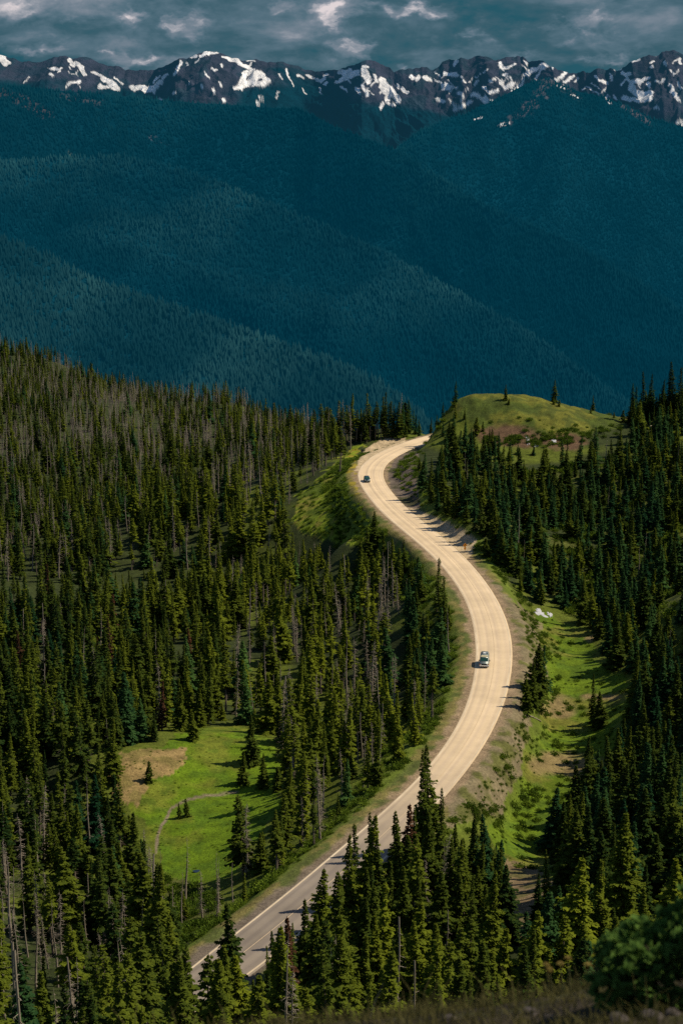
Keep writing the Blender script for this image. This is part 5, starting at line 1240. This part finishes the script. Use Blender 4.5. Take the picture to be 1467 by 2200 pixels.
# ------------------------------------------------------------------ sky, sun, camera
SUN_EL, SUN_AZ = math.radians(50), math.radians(82)      # azimuth clockwise from +Y
w = bpy.data.worlds.new('World'); sc.world = w; w.use_nodes = True
nt = w.node_tree; nt.nodes.clear(); L = nt.links.new
out = N(nt, 'ShaderNodeOutputWorld')
sky = N(nt, 'ShaderNodeTexSky', sky_type='NISHITA', sun_disc=False); sky.sun_elevation = SUN_EL; sky.sun_rotation = SUN_AZ; sky.altitude = 1700
bg = N(nt, 'ShaderNodeBackground', i={'Strength': .09}); L(sky.outputs[0], bg.inputs[0])
tc = N(nt, 'ShaderNodeTexCoord'); sx = N(nt, 'ShaderNodeSeparateXYZ'); L(tc.outputs['Generated'], sx.inputs[0])
def mth(op, a, b=None, c=None, clamp=False):
    n_ = N(nt, 'ShaderNodeMath', operation=op, use_clamp=clamp)
    for k_, v_ in enumerate((a, b, c)):
        if v_ is None: continue
        if isinstance(v_, (int, float)): n_.inputs[k_].default_value = v_
        else: L(v_, n_.inputs[k_])
    return n_.outputs[0]
hyp = mth('SQRT', mth('ADD', mth('MULTIPLY', sx.outputs[0], sx.outputs[0]), mth('MULTIPLY', sx.outputs[1], sx.outputs[1])))
az_ = mth('ARCTAN2', sx.outputs[0], sx.outputs[1]); el_ = mth('DIVIDE', sx.outputs[2], hyp)     # azimuth (rad), tan elevation
def cloud_noise(su, sv, scale, detail, rough, off, dist=0):
    cx = N(nt, 'ShaderNodeCombineXYZ'); L(mth('MULTIPLY', az_, su), cx.inputs[0]); L(mth('MULTIPLY', el_, sv), cx.inputs[1]); cx.inputs[2].default_value = off
    n_ = N(nt, 'ShaderNodeTexNoise', i={'Scale': scale, 'Detail': detail, 'Roughness': rough, 'Distortion': dist}); L(cx.outputs[0], n_.inputs['Vector']); return n_.outputs['Fac']
nA = cloud_noise(14, 30, 1, 8, .55, 3.1, .3); nB = cloud_noise(34, 70, 1, 8, .6, 8.4, .2); nC = cloud_noise(6, 22, 1, 3, .5, 1.7)
# big cumulus tops: (azimuth, tan elevation, radii, strength)
cxw = N(nt, 'ShaderNodeCombineXYZ'); L(mth('MULTIPLY', az_, 45), cxw.inputs[0]); L(mth('MULTIPLY', el_, 75), cxw.inputs[1])
wn = N(nt, 'ShaderNodeTexNoise', i={'Scale': 1, 'Detail': 6, 'Roughness': .6}); L(cxw.outputs[0], wn.inputs['Vector']); sw = N(nt, 'ShaderNodeSeparateColor'); L(wn.outputs['Color'], sw.inputs[0])
azw = mth('ADD', az_, mth('MULTIPLY', mth('SUBTRACT', sw.outputs[0], .5), .040)); elw = mth('ADD', el_, mth('MULTIPLY', mth('SUBTRACT', sw.outputs[1], .5), .022))
acc = None
for px, py, rx, ry, s_ in [(40, 28, 70, 22, .75), (130, 60, 60, 28, .4), (290, 38, 32, 20, .85), (408, 62, 34, 26, 1.0), (385, 32, 18, 16, .6), (60, 107, 60, 14, .75), (300, 126, 110, 14, .8), (210, 124, 60, 10, .4), (720, 25, 40, 30, .95), (770, 10, 90, 18, .5), (900, 20, 90, 18, .85), (750, 100, 45, 26, .95), (870, 70, 40, 25, .35), (1010, 80, 60, 32, .6), (1240, 50, 42, 16, 1.0), (1190, 85, 50, 30, .45), (1100, 112, 50, 16, .6), (1290, 127, 60, 14, .8), (1090, 60, 60, 20, .35), (1340, 60, 40, 30, .25), (620, 20, 40, 18, .3), (860, 140, 20, 10, .5)]:
    ua = (px - 733.5) / 3899.; va = (230 - py) / 4000.
    d = mth('ADD', mth('POWER', mth('MULTIPLY', mth('SUBTRACT', azw, ua), 3899. / rx), 2), mth('POWER', mth('MULTIPLY', mth('SUBTRACT', elw, va), 4000. / ry), 2))
    g_ = mth('MULTIPLY', mth('EXPONENT', mth('MULTIPLY', d, -.8)), s_)
    acc = g_ if acc is None else mth('MAXIMUM', acc, g_)
cv = N(nt, 'ShaderNodeCombineXYZ'); L(mth('MULTIPLY', azw, 62), cv.inputs[0]); L(mth('MULTIPLY', elw, 120), cv.inputs[1])
vo = N(nt, 'ShaderNodeTexVoronoi', feature='SMOOTH_F1', i={'Scale': 1, 'Smoothness': .35, 'Detail': 2.5, 'Roughness': .55}); L(cv.outputs[0], vo.inputs['Vector'])
puff = mth('SUBTRACT', 1.05, vo.outputs['Distance'], None, True)
nD = cloud_noise(22, 52, 1, 10, .62, 12.7, .4)
body = mth('ADD', mth('MULTIPLY', mth('SUBTRACT', nA, .5), 1.9), mth('ADD', mth('MULTIPLY', mth('SUBTRACT', nC, .5), 1.2), mth('MULTIPLY', mth('SUBTRACT', nD, .5), 1.1)))
edge = mth('MULTIPLY_ADD', mth('SUBTRACT', mth('ADD', acc, mth('MULTIPLY', mth('SUBTRACT', nB, .5), 1.5)), .15), 2.6, 0, True)
tops = mth('MULTIPLY', edge, mth('MULTIPLY_ADD', puff, .62, mth('MULTIPLY', acc, .38)))
lum = mth('ADD', mth('MULTIPLY', tops, .92), mth('ADD', body, .29), None, True)
rp = N(nt, 'ShaderNodeValToRGB'); e = rp.color_ramp.elements
e[0].position = 0; e[0].color = (.018, .090, .125, 1); e[1].position = 1; e[1].color = (.68, .61, .62, 1)
for ps, cc in ((.2, (.042, .105, .140)), (.4, (.085, .150, .195)), (.60, (.170, .215, .265)), (.8, (.35, .36, .40))):
    q = e.new(ps); q.color = (*cc, 1)
L(lum, rp.inputs[0])
bg2 = N(nt, 'ShaderNodeBackground', i={'Strength': 1.08}); L(rp.outputs[0], bg2.inputs[0])
mk = N(nt, 'ShaderNodeMapRange', i={1: .10, 2: .22, 3: 0, 4: 1}); L(el_, mk.inputs[0])
ms = N(nt, 'ShaderNodeMixShader'); L(mk.outputs[0], ms.inputs[0]); L(bg2.outputs[0], ms.inputs[1]); L(bg.outputs[0], ms.inputs[2]); L(ms.outputs[0], out.inputs[0])

sl = bpy.data.lights.new('Sun', 'SUN'); sl.energy = 5.0; sl.angle = math.radians(.53); sl.color = (1.0, .87, .66)
so_ = bpy.data.objects.new('Sun', sl); COL.objects.link(so_)
to = Vector((math.sin(SUN_AZ) * math.cos(SUN_EL), math.cos(SUN_AZ) * math.cos(SUN_EL), math.sin(SUN_EL)))
so_.rotation_euler = to.to_track_quat('Z', 'Y').to_euler(); so_.location = (200, 0, 400)

cam = bpy.data.cameras.new('Camera'); co_ = bpy.data.objects.new('Camera', cam); COL.objects.link(co_)
co_.location = (0, 0, ZC); co_.rotation_euler = (math.pi / 2 - PITCH, 0, 0)
cam.sensor_fit = 'VERTICAL'; cam.sensor_height = 24; cam.lens = 24 * F / 2200; cam.clip_start = .5; cam.clip_end = 40000
cam.dof.use_dof = True; cam.dof.focus_distance = 380; cam.dof.aperture_fstop = 1.6
sc.camera = co_
sc.view_settings.view_transform = 'Standard'; sc.view_settings.look = 'None'; sc.view_settings.exposure = 0; sc.view_settings.gamma = 1
sc.render.engine = 'CYCLES'
cy_s = sc.cycles; cy_s.max_bounces = 4; cy_s.diffuse_bounces = 2; cy_s.glossy_bounces = 2; cy_s.transmission_bounces = 2; cy_s.use_denoising = False
sc.render.film_transparent = False
